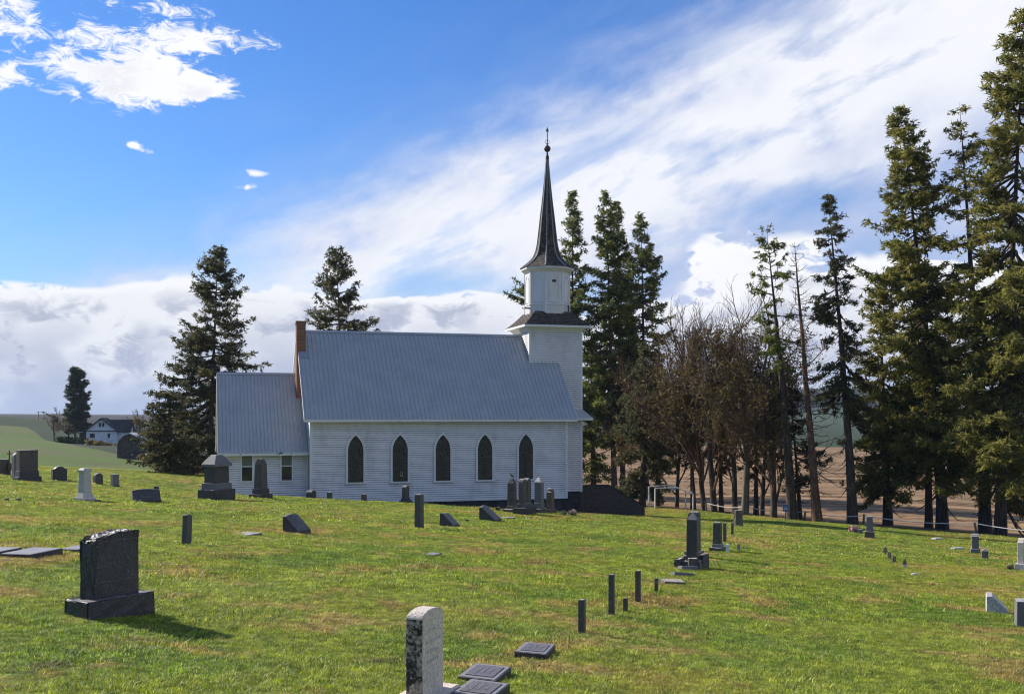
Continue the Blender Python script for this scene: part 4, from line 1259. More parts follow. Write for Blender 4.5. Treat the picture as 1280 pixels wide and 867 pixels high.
def px2m(n, Y): return n * Y / F
def plant_trees():
    G = 'firs along the churchyard fence'
    # tallest fir at the end of the row
    g, h, ln = tree_spot(1250, 57.5, 1280, 5)
    conifer('fir_tree', 'tallest fir of the fence row, with heavy limbs hanging over a white headstone', g, h, ln, px2m(90, 57), px2m(124, 57), 11, N_OLIVE, trunk_r=0.46, whorl=0.52, per=6, shape=0.62, elev=(-36, 24), sag=0.6, clump=0.30, gaps=0.18, lowlimbs=8, fol=0.95, blades=4)
    g, h, ln = tree_spot(1232, 60.5, 1200, 128)
    conifer('fir_tree', 'slim fir with a bare trunk stretch beneath its narrow top beside the tallest fir', g, h, ln, px2m(75, 60), px2m(60, 60), 12, N_OLIVE, trunk_r=0.52, whorl=0.62, per=5, shape=0.55, elev=(-25, 25), sag=0.4, clump=0.27, gaps=0.30, lowlimbs=10, fol=0.9, blades=4)
    g, h, ln = tree_spot(1178, 62.5, 1121, 132)
    conifer('fir_tree', 'broad dense olive-green fir leaning towards the church from the fence', g, h, ln, px2m(85, 62), px2m(84, 62), 13, N_OLIVE, trunk_r=0.50, whorl=0.46, per=6, shape=0.60, elev=(-30, 28), sag=0.5, clump=0.30, gaps=0.17, lowlimbs=8, blades=4, extra=[(px2m(330, 62), math.pi, 3.9, True), (px2m(325, 62), math.pi + 0.25, 3.2, True)])
    g, h, ln = tree_spot(1161, 63.5, 1158, 330)
    conifer('fir_tree', 'second slimmer stem close behind the leaning fir at the fence', g, h, ln, px2m(110, 63), px2m(56, 63), 14, N_FIR, trunk_r=0.34, whorl=0.5, per=5, shape=0.6, sag=0.35, clump=0.28, gaps=0.25)
    g, h, ln = tree_spot(1110, 65, 1098, 352)
    conifer('fir_tree', 'short bushy fir with low drooping foliage behind the pink flowers', g, h, ln, px2m(50, 65), px2m(58, 65), 15, N_OLIVE, trunk_r=0.42, whorl=0.46, per=6, shape=0.55, elev=(-30, 30), sag=0.6, clump=0.28, gaps=0.16, blades=4)
    g, h, ln = tree_spot(1066, 61.5, 1035, 238)
    conifer('spruce_tree', 'slender drooping spruce with reddish needles beside the bare dead conifer', g, h, ln, px2m(150, 61), px2m(48, 61), 16, N_SPRUCE, trunk_r=0.44, whorl=0.60, per=6, shape=0.72, elev=(-42, 20), sag=0.35, clump=0.24, gaps=0.18, lowlimbs=22, fol=1.0, density=1.1)
    g, h, ln = tree_spot(1022, 62, 993, 303)
    dead_conifer('dead_conifer', 'leafless dead conifer with fine bare side twigs', g, h, ln, px2m(52, 62), 17)
    g, h, ln = tree_spot(990, 63, 957, 283)
    conifer('fir_tree', 'sparse fir with a thin top rising behind the small blue sign', g, h, ln, px2m(190, 63), px2m(40, 63), 18, N_FIR, trunk_r=0.46, whorl=0.5, per=4, shape=0.55, elev=(-15, 50), sag=0.15, clump=0.24, gaps=0.3, lowlimbs=26)
    g, h, ln = tree_spot(1000, 65.5, 985, 470)
    conifer('fir_tree', 'young dark fir filling in low between the fence trunks', g, h, ln, px2m(50, 65), px2m(42, 65), 19, N_DARK, trunk_r=0.2, whorl=0.42, per=5, shape=0.7, sag=0.4, clump=0.24, gaps=0.25)
    # leafless broadleaf trees and mossy firs in the middle of the row
    B = 'bare trees in the middle of the fence row'
    bl = 'bare brown broadleaf tree with a mossy twig tangle in the fence row'
    for i, (pb, Y, ptx, pty, rr, sd, mo) in enumerate([(967, 64, 978, 395, 0.28, 31, 3000), (953, 66, 940, 420, 0.22, 32, 2600), (931, 66, 936, 350, 0.34, 33, 5200), (919, 68, 905, 360, 0.26, 34, 4600), (893, 69, 885, 352, 0.30, 35, 5200), (881, 70, 862, 372, 0.24, 36, 4200), (868, 71, 848, 415, 0.19, 37, 3000)]):
        g, h, ln = tree_spot(pb, Y, ptx, pty)
        bare_tree('bare_tree', bl if i != 2 else 'pale-barked bare tree among the brown leafless trees of the fence row', g, h, sd, BARK_L if i == 2 else BARK_R, 0.40, ln, rr, 5, 0.15, 0.75, N_BROWN, mo, B if i != 2 else None, 0.009, 3 + (i % 2), (0.16, 0.80), 0.24)
    for i, (pb, Y, ptx, pty, rad_, sd) in enumerate([(902, 72, 896, 410, 38, 41), (945, 69, 946, 440, 36, 42), (866, 73, 862, 500, 30, 43)]):
        g, h, ln = tree_spot(pb, Y, ptx, pty)
        conifer('fir_tree', 'thin brown-green fir standing among the bare broadleaf trunks', g, h, ln, px2m(60, Y), px2m(rad_, Y), sd, N_BROWN, trunk_r=0.24, whorl=0.5, per=5, shape=0.6, elev=(-22, 30), sag=0.35, clump=0.22, gaps=0.3, group='thin firs among the bare trees', lowlimbs=26, density=0.9, blades=4)
    # at the stair end of the church
    g, h, ln = tree_spot(803, 74, 812, 425)
    conifer('cedar_tree', 'brownish bushy cedar with hanging lower boughs behind the stair wall', g, h, ln, px2m(30, 74), px2m(52, 74), 51, N_SPRUCE, trunk_r=0.32, whorl=0.42, per=6, shape=0.6, elev=(-35, 35), sag=0.5, clump=0.26, gaps=0.12)
    g, h, ln = tree_spot(822, 77, 838, 405)
    bare_tree('bare_tree', 'leafless reddish tree with a few dry orange leaves behind the white railing', g, h, 52, BARK_R, 0.55, ln, 0.24, 5, 0.2, 0.3, N_ORANGE, 260, None, 0.011, 3, (0.05, 0.4), 0.2)
    g, h, ln = tree_spot(846, 76, 852, 440)
    bare_tree('bare_tree', 'twiggy leafless tree overhanging the white railing', g, h, 53, BARK_R, 0.6, ln, 0.2, 5, 0.2, 0.2, N_BROWN, 2600, None, 0.011, 3, (0.1, 0.7), 0.2)
    K = 'tall dark firs behind the church tower'
    for i, (pb, Y, ptx, pty, rad_, c0, sd, lab) in enumerate([
            (768, 96, 757, 241, 54, 70, 61, 'tallest narrow fir behind the church tower, one of a close pair of trunks'),
            (779, 99, 770, 248, 44, 90, 62, 'fir stem standing tight against the tallest fir by the tower'),
            (716, 98, 714, 236, 46, 60, 63, 'fir mostly hidden by the steeple with boughs showing on both sides of the belfry'),
            (808, 97, 802, 266, 60, 60, 64, 'broad-bottomed fir at the edge of the group behind the tower'),
            (742, 101, 738, 420, 44, 20, 65, 'low dark fir filling the space behind the tower foot')]):
        g, h, ln = tree_spot(pb, Y, ptx, pty)
        ex = [(EYE + (HZ - 372) / F * Y - g.z, math.pi + a, px2m(88, Y) * k, True) for a, k in ((0.0, 0.95), (0.18, 0.9), (-0.2, 0.8), (0.1, 0.75), (-0.1, 0.9), (0.3, 0.8), (-0.3, 0.7))] if sd == 63 else ()
        conifer('fir_tree', lab, g, h, ln, px2m(c0, Y), px2m(rad_, Y), sd, N_FIR, trunk_r=0.42, whorl=0.55, per=6, shape=0.72, elev=(-20, 42), sag=0.3, clump=0.36, gaps=0.22, extra=ex, blades=3)
    # left of and behind the annex
    g, h, ln = tree_spot(262, 86, 273, 306)
    conifer('fir_tree', 'tall dark fir rising behind the left gable of the church annex', g, h, ln, px2m(8, 86), px2m(82, 86), 71, N_SPRUCE, trunk_r=0.36, whorl=0.52, per=6, shape=0.66, elev=(-20, 32), sag=0.32, clump=0.32, gaps=0.26, blades=3)
    g, h, ln = tree_spot(219, 80, 208, 486)
    conifer('fir_tree', 'low spreading brown-green fir standing at the lawn crest near the barn', g, h, ln, px2m(14, 80), px2m(52, 80), 72, N_SPRUCE, trunk_r=0.26, whorl=0.40, per=6, shape=0.45, elev=(-20, 20), sag=0.3, clump=0.28, gaps=0.15)
    g, h, ln = tree_spot(430, 92, 421, 306)
    conifer('fir_tree', 'dark fir whose top shows above the church ridge beside the chimney', g, h, ln, px2m(60, 92), px2m(64, 92), 73, N_SPRUCE, trunk_r=0.38, whorl=0.52, per=6, shape=0.62, elev=(-15, 34), sag=0.25, clump=0.34, gaps=0.24, blades=3)
plant_trees()

# ---------------------------------------------------------------- gravestones
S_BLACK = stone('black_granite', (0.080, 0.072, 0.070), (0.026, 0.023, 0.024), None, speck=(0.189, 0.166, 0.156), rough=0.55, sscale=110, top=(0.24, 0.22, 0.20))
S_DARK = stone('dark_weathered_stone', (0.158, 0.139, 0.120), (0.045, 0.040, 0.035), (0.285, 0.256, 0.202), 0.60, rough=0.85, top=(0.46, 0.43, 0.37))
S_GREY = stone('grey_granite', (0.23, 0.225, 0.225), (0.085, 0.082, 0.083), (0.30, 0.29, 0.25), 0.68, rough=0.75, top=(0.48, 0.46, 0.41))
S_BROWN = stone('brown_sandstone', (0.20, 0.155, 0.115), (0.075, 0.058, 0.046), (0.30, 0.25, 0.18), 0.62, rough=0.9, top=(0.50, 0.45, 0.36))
S_WHITE = stone('white_marble', (0.62, 0.60, 0.56), (0.33, 0.31, 0.28), (0.10, 0.09, 0.075), 0.60, rough=0.7, sscale=60)
S_LICHEN = stone('lichen_blackened_edge', (0.50, 0.43, 0.34), (0.24, 0.20, 0.16), (0.040, 0.034, 0.026), 0.47, rough=0.9, sscale=40, grime=3.0)
S_MOTTLE = stone('lichened_marble', (0.72, 0.63, 0.52), (0.50, 0.43, 0.35), (0.090, 0.076, 0.060), 0.615, rough=0.85, sscale=60, grime=3.4)
S_PLATE = stone('grey_marker_top', (0.365, 0.345, 0.324), (0.176, 0.163, 0.156), (0.405, 0.377, 0.324), 0.66, rough=0.5)
BRONZE = stone('dull_plaque', (0.230, 0.208, 0.203), (0.076, 0.069, 0.071), (0.425, 0.376, 0.315), 0.60, rough=0.45, grime=6.0)
PHI = 20.0
def spot(px, py, Y=None):
    Y = Y or plane_Y(px, py)
    return ground_at(px, Y), Y
def grave(label, px, py, phi=PHI, Y=None, name='gravestone', cat='gravestone', group=None, tilt=(0, 0)):
    g, Y = spot(px, py, Y)
    o = empty(name, g, R(90 - phi)); o.rotation_euler = (R(tilt[0]), R(tilt[1]), R(90 - phi))
    tag(o, label, cat, group)
    return o, Y / F            # metres for one photo pixel there
def tablet_poly(w, h, top, z0=0.0):
    a = w / 2
    if top == 'round':
        n = 10; rise = min(0.42 * w, h * 0.3); pts = []
        for i in range(n + 1):
            t = math.pi * i / n; pts.append((a * math.cos(t), z0 + h - rise + rise * math.sin(t)))
        return [(-a, z0), (a, z0)] + pts
    if top == 'gothic':
        r = min(0.6 * w, h * 0.3)
        return [(-a, z0), (a, z0), (a, z0+h-r), (a*0.86, z0+h-r*0.55), (a*0.5, z0+h-r*0.18), (0, z0+h), (-a*0.5, z0+h-r*0.18), (-a*0.86, z0+h-r*0.55), (-a, z0+h-r)]
    if top == 'serp':
        r = 0.16 * h
        return [(-a, z0), (a, z0), (a, z0+h-r), (a*0.72, z0+h-r*0.9), (a*0.4, z0+h-r*0.25), (0, z0+h), (-a*0.4, z0+h-r*0.25), (-a*0.72, z0+h-r*0.9), (-a, z0+h-r)]
    return [(-a, z0), (a, z0), (a, z0+h), (-a, z0+h)]
def tablet(parent, w, t, h, z0, top, mat, name='slab', bevel=0.012, rough=0.0, cuts=0):
    mb = MB(); mb.prism(tablet_poly(w, h, top, z0), -t/2, t/2)
    return mb.build(name, mat, parent, bevel=bevel, rough=rough, cuts=cuts)
def block(parent, w, t, z0, z1, mat, name='base', taper=1.0, bevel=0.015, rough=0.0, cuts=0, dx=0.0, dy=0.0, seed=1):
    mb = MB(); mb.frustum((dx, dy), w/2, t/2, z0, w/2*taper, t/2*taper, z1)
    return mb.build(name, mat, parent, bevel=bevel, rough=rough, cuts=cuts, seed=seed)
def shaft(parent, w, t, z0, h, tip, mat, taper=0.85, name='shaft', tipw=0.08, bevel=0.01):
    mb = MB(); a, b = w/2, t/2
    mb.frustum((0, 0), a, b, z0, a*taper, b*taper, z0 + h - tip)
    mb.frustum((0, 0), a*taper, b*taper, z0 + h - tip, a*tipw, b*tipw, z0 + h)
    mb.f = [f for i, f in enumerate(mb.f) if i not in (1, 6)]; mb.mi = [0] * len(mb.f)
    return mb.build(name, mat, parent, bevel=bevel)
def simple_post(label, px, py, hpx, wpx, phi=PHI, mat=S_DARK, group=None, tilt=(0, 0), top='flat', name='grave_post', tpx=None, Y=None, cat='gravestone'):
    """small square grave post: shaft on a buried foot, chamfered head"""
    o, m = grave(label, px, py, phi, Y, name, cat, group, tilt)
    w, h = wpx*m, hpx*m; t = (tpx*m if tpx else w*0.9)
    mb = MB(); mb.frustum((0, 0), w/2, t/2, -0.15, w/2*0.94, t/2*0.94, h - w*0.12); mb.frustum((0, 0), w/2*0.94, t/2*0.94, h - w*0.12, w/2*0.74, t/2*0.74, h)
    mb.f = [f for i, f in enumerate(mb.f) if i not in (1, 6)]; mb.mi = [0]*len(mb.f)
    mb.build('shaft', mat, o, bevel=min(0.008, w*0.1))
    return o, m
def slant(label, px, py, w, h, d, phi=PHI, mat=S_BLACK, face=S_DARK, Y=None, group=None, top='flat', tilt=(0, 0), name='slant_marker'):
    """wedge marker: upright back, sloping face towards -y"""
    o, m = grave(label, px, py, phi, Y, name, 'gravestone', group, tilt)
    mb = MB()
    n = 8
    def prof(x):  # crown of the top edge
        return h * (1 - 0.10 * (2*x/w)**2) if top == 'round' else h
    xs = [-w/2 + w*i/n for i in range(n+1)]
    for i in range(n):
        a, b = xs[i], xs[i+1]
        ha, hb = prof(a), prof(b)
        mb.face([(a, d/2, -0.12), (a, d/2, ha), (b, d/2, hb), (b, d/2, -0.12)])
        mb.face([(a, d/2, ha), (a, d/2 - 0.08, ha), (b, d/2 - 0.08, hb), (b, d/2, hb)])
        mb.face([(a, d/2 - 0.08, ha), (a, -d/2, 0.07), (b, -d/2, 0.07), (b, d/2 - 0.08, hb)])
        mb.face([(a, -d/2, 0.07), (a, -d/2, -0.12), (b, -d/2, -0.12), (b, -d/2, 0.07)])
    for x in (xs[0], xs[-1]):
        q = [(x, d/2, -0.12), (x, d/2, prof(x)), (x, d/2 - 0.08, prof(x)), (x, -d/2, 0.07), (x, -d/2, -0.12)]
        mb.face(q if x > 0 else q[::-1])
    b = mb.build('stone', mat, o, bevel=0.006)
    # raised lines of lettering on the sloping face (too worn to read)
    L_ = math.hypot(d - 0.08, h - 0.07); an = math.atan2(h*0.93 - 0.07, d - 0.08)
    for r_, (f, wd) in enumerate(((0.72, 0.62), (0.48, 0.40), (0.30, 0.46))):
        mb = MB(); M = Matrix.Translation((0, -d/2, 0.07)) @ Matrix.Rotation(an, 4, 'X')
        mb.box((-w*wd/2, L_*f*0.93 - 0.016, -0.002), (w*wd/2, L_*f*0.93 + 0.016, 0.006), 0, M)
        mb.build('worn_lettering', face, b)
    return o
def flat_marker(label, px, py, w, d, phi=14, Y=None, mat=S_BLACK, top=S_PLATE, thick=0.06, tilt=(0, 0), group=None, plaque=True):
    o, m = grave(label, px, py, phi, Y, 'flat_marker', 'grave marker', group, tilt)
    mb = MB(); mb.box((-w/2, -d/2, -0.1), (w/2, d/2, thick)); st_ = mb.build('stone', mat, o, bevel=0.008)
    mb = MB(); mb.box((-w/2 + 0.012, -d/2 + 0.012, thick), (w/2 - 0.012, d/2 - 0.012, thick + 0.004)); mb.build('polished_top', top, o)
    if plaque:
        mb = MB(); mb.box((-w*0.36, -d*0.36, thick + 0.004), (w*0.36, d*0.36, thick + 0.010)); p = mb.build('plaque', BRONZE, o, bevel=0.002)
        for k in range(3):
            mb = MB(); l = w * (0.26, 0.2, 0.15)[k]; yy = d * (0.16, 0.0, -0.17)[k]; x = -l
            while x < l:      # worn raised characters, not legible
                q = random.uniform(0.006, 0.016)
                mb.box((x, yy - d*random.uniform(0.015, 0.035), thick + 0.010), (x + q, yy + d*random.uniform(0.015, 0.035), thick + 0.013)); x += q + random.uniform(0.004, 0.012)
            tag(mb.build('worn_lettering', S_PLATE, p), kind='stuff')
    return o

# big rough-topped granite stone in the left foreground
o, m = grave('large black granite headstone with a rough-hewn top on a broad plinth, standing beside sunken slabs', 138, 768, 31)
block(o, 0.80, 0.36, -0.16, 0.19, S_BLACK, 'plinth', 0.97, 0.012, 0.008, 3, seed=5)
mb = MB(); mb.prism([(-0.26, 0.185), (0.26, 0.185), (0.255, 0.81), (0.13, 0.825), (0.02, 0.815), (-0.12, 0.80), (-0.22, 0.775), (-0.262, 0.745)], -0.10, 0.10)
sl_ = mb.build('headstone', S_BLACK, o, bevel=0.006, rough=0.004, cuts=3, seed=9)
rnd = random.Random(4)
for v in sl_.data.vertices:          # hewn top and left edge
    if v.co.z > 0.72 or v.co.x < -0.24:
        v.co += Vector((rnd.uniform(-0.014, 0.014), rnd.uniform(-0.012, 0.012), rnd.uniform(-0.02, 0.012)))
for z in (0.345, 0.74):
    mb = MB(); mb.box((-0.25, -0.107, z), (0.25, -0.098, z + 0.006)); mb.build('carved_line', S_DARK, o)
# sunken slabs beside it
flat_marker('wide grey granite slab lying flush left of the large black headstone', 40, 693, 0.74, 0.50, 12, None, S_BLACK, S_PLATE, 0.055, plaque=False)
flat_marker('dark slab butting against the wide grey slab, cut off by the lawn edge', -6, 691, 0.6, 0.45, 12, None, S_BLACK, S_PLATE, 0.05, plaque=False)
flat_marker('small dark flush slab just behind the large black headstone', 97, 688, 0.5, 0.36, 14, None, S_BLACK, S_PLATE, 0.05, plaque=False)
# white marble tablet at the bottom of the view and the bronze-faced markers beside it
o, m = grave('tall lichen-spotted white marble tablet with a curved top', 531, 874, 21)
block(o, 0.56, 0.30, -0.2, 0.05, S_MOTTLE, 'base', 1.0, 0.01, 0.003, 2)
mb = MB()
n = 12; pts = [(-0.175, 0.04), (0.175, 0.04)]
for i in range(n + 1):
    t = math.pi * i / n; pts.append((0.175 * math.cos(t), 0.60 + 0.055 * math.sin(t)))
mb.prism(pts, -0.065, 0.065); tb = mb.build('tablet', [S_MOTTLE, S_LICHEN], o, bevel=0.010, rough=0.0015, cuts=2)
for p in tb.data.polygons:
    if p.normal.x < -0.6 and p.center.z < 0.60: p.material_index = 1
mb = MB()
for k, (z, wd) in enumerate(((0.50, 0.07), (0.42, 0.11), (0.35, 0.09), (0.28, 0.10))):
    mb.box((-wd, -0.0685, z), (wd, -0.0655, z + 0.018))
tag(mb.build('worn_lettering', S_WHITE, o), kind='stuff')
flat_marker('thick square marker with framed plaque, standing apart below the short grave post', 669, 818, 0.42, 0.30, 14, None, S_BLACK, S_PLATE, 0.06, (2, 0))
flat_marker('framed plaque marker overlapped by a second one beside the white tablet', 606, 846, 0.46, 0.32, 16, None, S_BLACK, S_PLATE, 0.045, (2, 0))
flat_marker('framed plaque marker lying closest to the white tablet', 601, 869, 0.42, 0.32, 18, None, S_BLACK, S_PLATE, 0.05, (2, 0))
# left mid-distance
o, m = grave('white marble column gravestone with flared foot and square cap', 106, 625, 30)
block(o, 20*m, 18*m, -0.15, 4*m, S_MOTTLE, 'base', 0.95); mb = MB(); mb.frustum((0,0), 8*m, 7*m, 4*m, 6*m, 5.5*m, 10*m); mb.build('plinth', S_WHITE, o, bevel=0.01)
mb = MB(); mb.frustum((0,0), 6*m, 5.5*m, 10*m, 5*m, 4.6*m, 35*m); mb.build('column', S_WHITE, o, bevel=0.012)
mb = MB(); mb.frustum((0,0), 6.2*m, 5.6*m, 35*m, 6.6*m, 6*m, 38*m); mb.frustum((0,0), 6.0*m, 5.4*m, 38.001*m, 3.6*m, 3.2*m, 40*m); mb.build('cap', S_WHITE, o)
block(o, 13*m, 16*m, -0.1, 1.2*m, S_DARK, 'apron', 1.0, 0.01, dx=0, dy=-14*m)
slant('dark slant gravestone with rounded top on open grass behind the large black headstone', 183, 627, 0.86, 0.42, 0.34, 62, S_BLACK, S_DARK, top='round')
simple_post('narrow leaning dark post with worn pale lettering in open grass', 233, 680, 37, 10, 20, S_DARK, None, (-4, 9), tpx=8)
flat_marker('pale flush marker lying flat between the leaning post and a slant stone', 305, 668, 0.60, 0.50, 24, None, S_GREY, S_GREY, 0.02, plaque=False)
slant('black slant marker with curved top edge, nearest to the pale flush marker', 371, 666, 0.52, 0.44, 0.42, 22, S_BLACK, S_DARK, top='round')
# large family monument
o, m = grave('large stepped monument with hipped stone cap and pale plinth before the annex', 271, 624, 24)
block(o, 40*m, 26*m, -0.25, 13*m, S_BLACK, 'rough_base', 0.99, 0.02, 0.012, 3)
mb = MB(); mb.frustum((0,0), 16.5*m, 10.5*m, 13*m, 16*m, 10*m, 21*m); mb.build('plinth', S_GREY, o, bevel=0.012)
mb = MB(); mb.frustum((0,0), 13.5*m, 8.5*m, 21*m, 13*m, 8*m, 42*m); mb.build('die', S_BLACK, o, bevel=0.01)
mb = MB(); mb.frustum((0,0), 16.5*m, 10.5*m, 41.5*m, 16.5*m, 10.5*m, 44.5*m); mb.frustum((0,0), 16.5*m, 10.5*m, 44.501*m, 6*m, 4*m, 56*m); mb.build('hipped_cap', S_GREY, o, bevel=0.008)
o, m = grave('tall dark pointed monument standing beside the stepped monument', 326, 622, 22)
block(o, 26*m, 18*m, -0.2, 5*m, S_BLACK, 'base', 0.98); block(o, 17*m, 14*m, 5*m, 12*m, S_BLACK, 'plinth', 0.95); shaft(o, 13*m, 11.5*m, 12*m, 37*m, 7*m, S_DARK, 0.86, tipw=0.5)
o, m = grave('small dark rounded stone against the church wall by the downspout', 389, 623, 20, 47.0); tablet(o, 11*m, 8*m, 14.5*m, -0.15, 'round', S_BLACK, 'stone')
o, m = grave('low grave post nearer the downspout of two in front of the church wall', 412, 624, 20, 47.5, 'grave_post'); tablet(o, 5.5*m, 5*m, 13*m, -0.15, 'flat', S_DARK, 'shaft', 0.01)
o, m = grave('low grave post below the first pointed church window', 455, 625, 20, 48.5, 'grave_post'); tablet(o, 5.5*m, 5*m, 13*m, -0.15, 'flat', S_DARK, 'shaft', 0.01)
o, m = grave('small dark headstone on a stepped base under the second pointed window', 507, 626, 24, 49.5)
block(o, 16*m, 11*m, -0.15, 5*m, S_BLACK, 'base', 0.97); block(o, 11*m, 8*m, 5*m, 8*m, S_BLACK, 'plinth', 0.94); tablet(o, 8.5*m, 6*m, 15.5*m, 8*m, 'round', S_DARK)
simple_post('tall plain grey grave post standing alone in front of the church', 524, 660, 43, 9.5, 24, S_DARK)
slant('black slant marker nearest to the tall plain grave post', 562, 658, 0.50, 0.40, 0.44, 20, S_BLACK, S_DARK, tilt=(0, 4))
slant('black slant marker with round top in front of the group of tall stones', 613, 651, 0.60, 0.54, 0.60, 20, S_BLACK, S_DARK, top='round')
flat_marker('narrow dark slab lying beside the round-topped slant marker', 635, 648, 0.5, 0.3, 80, None, S_DARK, S_DARK, 0.05, plaque=False)
o, m = grave('tiny dark cube stone between two black slant markers', 584, 652, 20); block(o, 4*m, 4*m, -0.1, 3.4*m, S_BLACK, 'stone', 0.9)
flat_marker('small blue-grey flush marker on worn grass', 541, 694, 0.34, 0.24, 20, None, S_DARK, S_PLATE, 0.035, plaque=False)
# group of tall stones by the church
o, m = grave('tall dark pointed stone with a small bird on top in the church-side group', 640, 638, 28, 45.0)
block(o, 26*m, 14*m, -0.2, 5*m, S_DARK, 'base', 0.98, 0.015, 0.006, 2); block(o, 12*m, 10*m, 5*m, 9*m, S_DARK, 'plinth', 0.95); shaft(o, 9.5*m, 9*m, 9*m, 34*m, 6*m, S_DARK, 0.92, tipw=0.35)
bird_at = (o, 43*m)
o, m = grave('twin gothic-topped headstones on one massive rough base by the church', 656, 640, 28, 44.0)
block(o, 34*m, 16*m, -0.3, 9*m, S_BLACK, 'rough_base', 0.97, 0.02, 0.014, 3); block(o, 24*m, 11*m, 9*m, 14*m, S_DARK, 'plinth', 0.96)
for dx in (-6.0, 6.0):
    mb = MB(); mb.prism([(x + dx*m, z) for x, z in tablet_poly(10.5*m, 31*m, 'gothic', 14*m)], -3.4*m, 3.4*m); mb.build('headstone', S_DARK, o, bevel=0.02)
o, m = grave('pale round-headed pillar gravestone with white cap beside the twin headstones', 674, 637, 26, 45.5)
block(o, 18*m, 12*m, -0.2, 6*m, S_DARK, 'base', 0.97); block(o, 12*m, 10*m, 6*m, 13*m, S_GREY, 'plinth', 0.94); shaft(o, 9.5*m, 9*m, 13*m, 27*m, 2*m, S_GREY, 0.95, tipw=0.85)
mb = MB(); mb.frustum((0,0), 5.6*m, 5.2*m, 38*m, 5.6*m, 5.2*m, 39.5*m); mb.frustum((0,0), 5.0*m, 4.6*m, 39.501*m, 1.0*m, 1.0*m, 45*m); mb.build('cap', S_WHITE, o, bevel=0.03)
o, m = grave('short brown pillar gravestone with white lichen cap nearest the tower foot', 688, 636, 26, 46.5)
block(o, 14*m, 11*m, -0.2, 6*m, S_BLACK, 'base', 0.97); tablet(o, 9.5*m, 7*m, 26*m, 6*m, 'serp', S_BROWN); mb = MB(); mb.frustum((0,0), 3.6*m, 2.6*m, 31*m, 1.6*m, 1.4*m, 33*m, off=(-1*m, 0)); mb.build('lichen_cap', S_WHITE, o, bevel=0.02)

# small bird on the pointed stone: one continuous body
def perched_bird(stone_root, zt):
    g = stone_root.location
    bm = bmesh.new()
    # rings from tail to beak: (along, up, half width, half height)
    rings = [(-0.155, -0.055, 0.008, 0.004), (-0.10, -0.02, 0.016, 0.008), (-0.06, 0.005, 0.030, 0.028), (-0.02, 0.022, 0.044, 0.044), (0.025, 0.042, 0.042, 0.043), (0.055, 0.072, 0.028, 0.030), (0.072, 0.098, 0.027, 0.027), (0.090, 0.108, 0.022, 0.022), (0.106, 0.108, 0.009, 0.009), (0.132, 0.104, 0.002, 0.002)]
    vs = []
    for x, z, a, b in rings:
        vs.append([bm.verts.new((x, a*math.cos(t), z + b*math.sin(t))) for t in [2*math.pi*k/10 for k in range(10)]])
    for i in range(len(vs) - 1):
        for k in range(10): bm.faces.new((vs[i][k], vs[i][(k+1) % 10], vs[i+1][(k+1) % 10], vs[i+1][k]))
    bm.faces.new(vs[0][::-1]); bm.faces.new(vs[-1])
    me = bpy.data.meshes.new('body'); bm.to_mesh(me); bm.free()
    me.materials.append(plain('dark_feathers', (0.020, 0.018, 0.017), (0.05, 0.04, 0.035), 30.0, 0.6))
    me.polygons.foreach_set('use_smooth', [True]*len(me.polygons))
    root = empty('bird', (g.x, g.y, g.z + zt), R(150))
    tag(root, 'small dark bird perched on the tip of the pointed gravestone', 'bird')
    b = link('body', me, root); b.location = (0, 0, 0.075)
    for s in (-1, 1):
        mb = MB(); mb.tube([(0.0, s*0.014, 0.045), (0.004, s*0.014, 0.0)], 0.004, 5); mb.build('leg', LEAD, root)
        mb = MB()
        for k in range(6):
            t = k / 5
        mb.mesh([(0.045, s*0.043, 0.125), (-0.01, s*0.048, 0.128), (-0.10, s*0.022, 0.060), (-0.06, s*0.040, 0.066), (0.02, s*0.050, 0.095)], [(0,1,2,3,4)]); mb.build('wing', me.materials[0], root)
perched_bird(*bird_at)

# row of grave posts running away on the right of centre
GP = 'short grave posts in a line below the grey obelisks'
simple_post('grave post standing first in the line, closest to the framed plaque marker', 727.5, 791, 42, 9, 20, S_DARK)
o, m = simple_post('tallest slender grave post in the line, on a small foot stone', 764.5, 769, 52, 7.5, 20, S_DARK); block(o, 14*m, 9*m, -0.1, 1.2*m, S_DARK, 'foot_stone')
simple_post('shortest grave post, next to the tallest slender one', 782, 765, 18, 6, 20, S_DARK)
simple_post('slim grave post between the shortest post and a stub', 797.5, 752, 39, 7, 20, S_DARK)
simple_post('thin stub post nearest the fallen slab in the line', 820.5, 740, 18, 4.8, 20, S_DARK)
flat_marker('dark slab sunk crooked in the grass before the paired obelisks', 841, 729, 0.36, 0.26, 80, None, S_BROWN, S_BROWN, 0.05, (3, 4), plaque=False)
flat_marker('light grey tilted plaque at the foot of the paired obelisks', 852, 719, 0.40, 0.26, 75, None, S_GREY, S_PLATE, 0.04, (-14, 6))
flat_marker('small grey plaque lying on the rubble base of the paired obelisks', 860, 712, 0.36, 0.2, 75, None, S_GREY, S_PLATE, 0.07, (-10, 4))
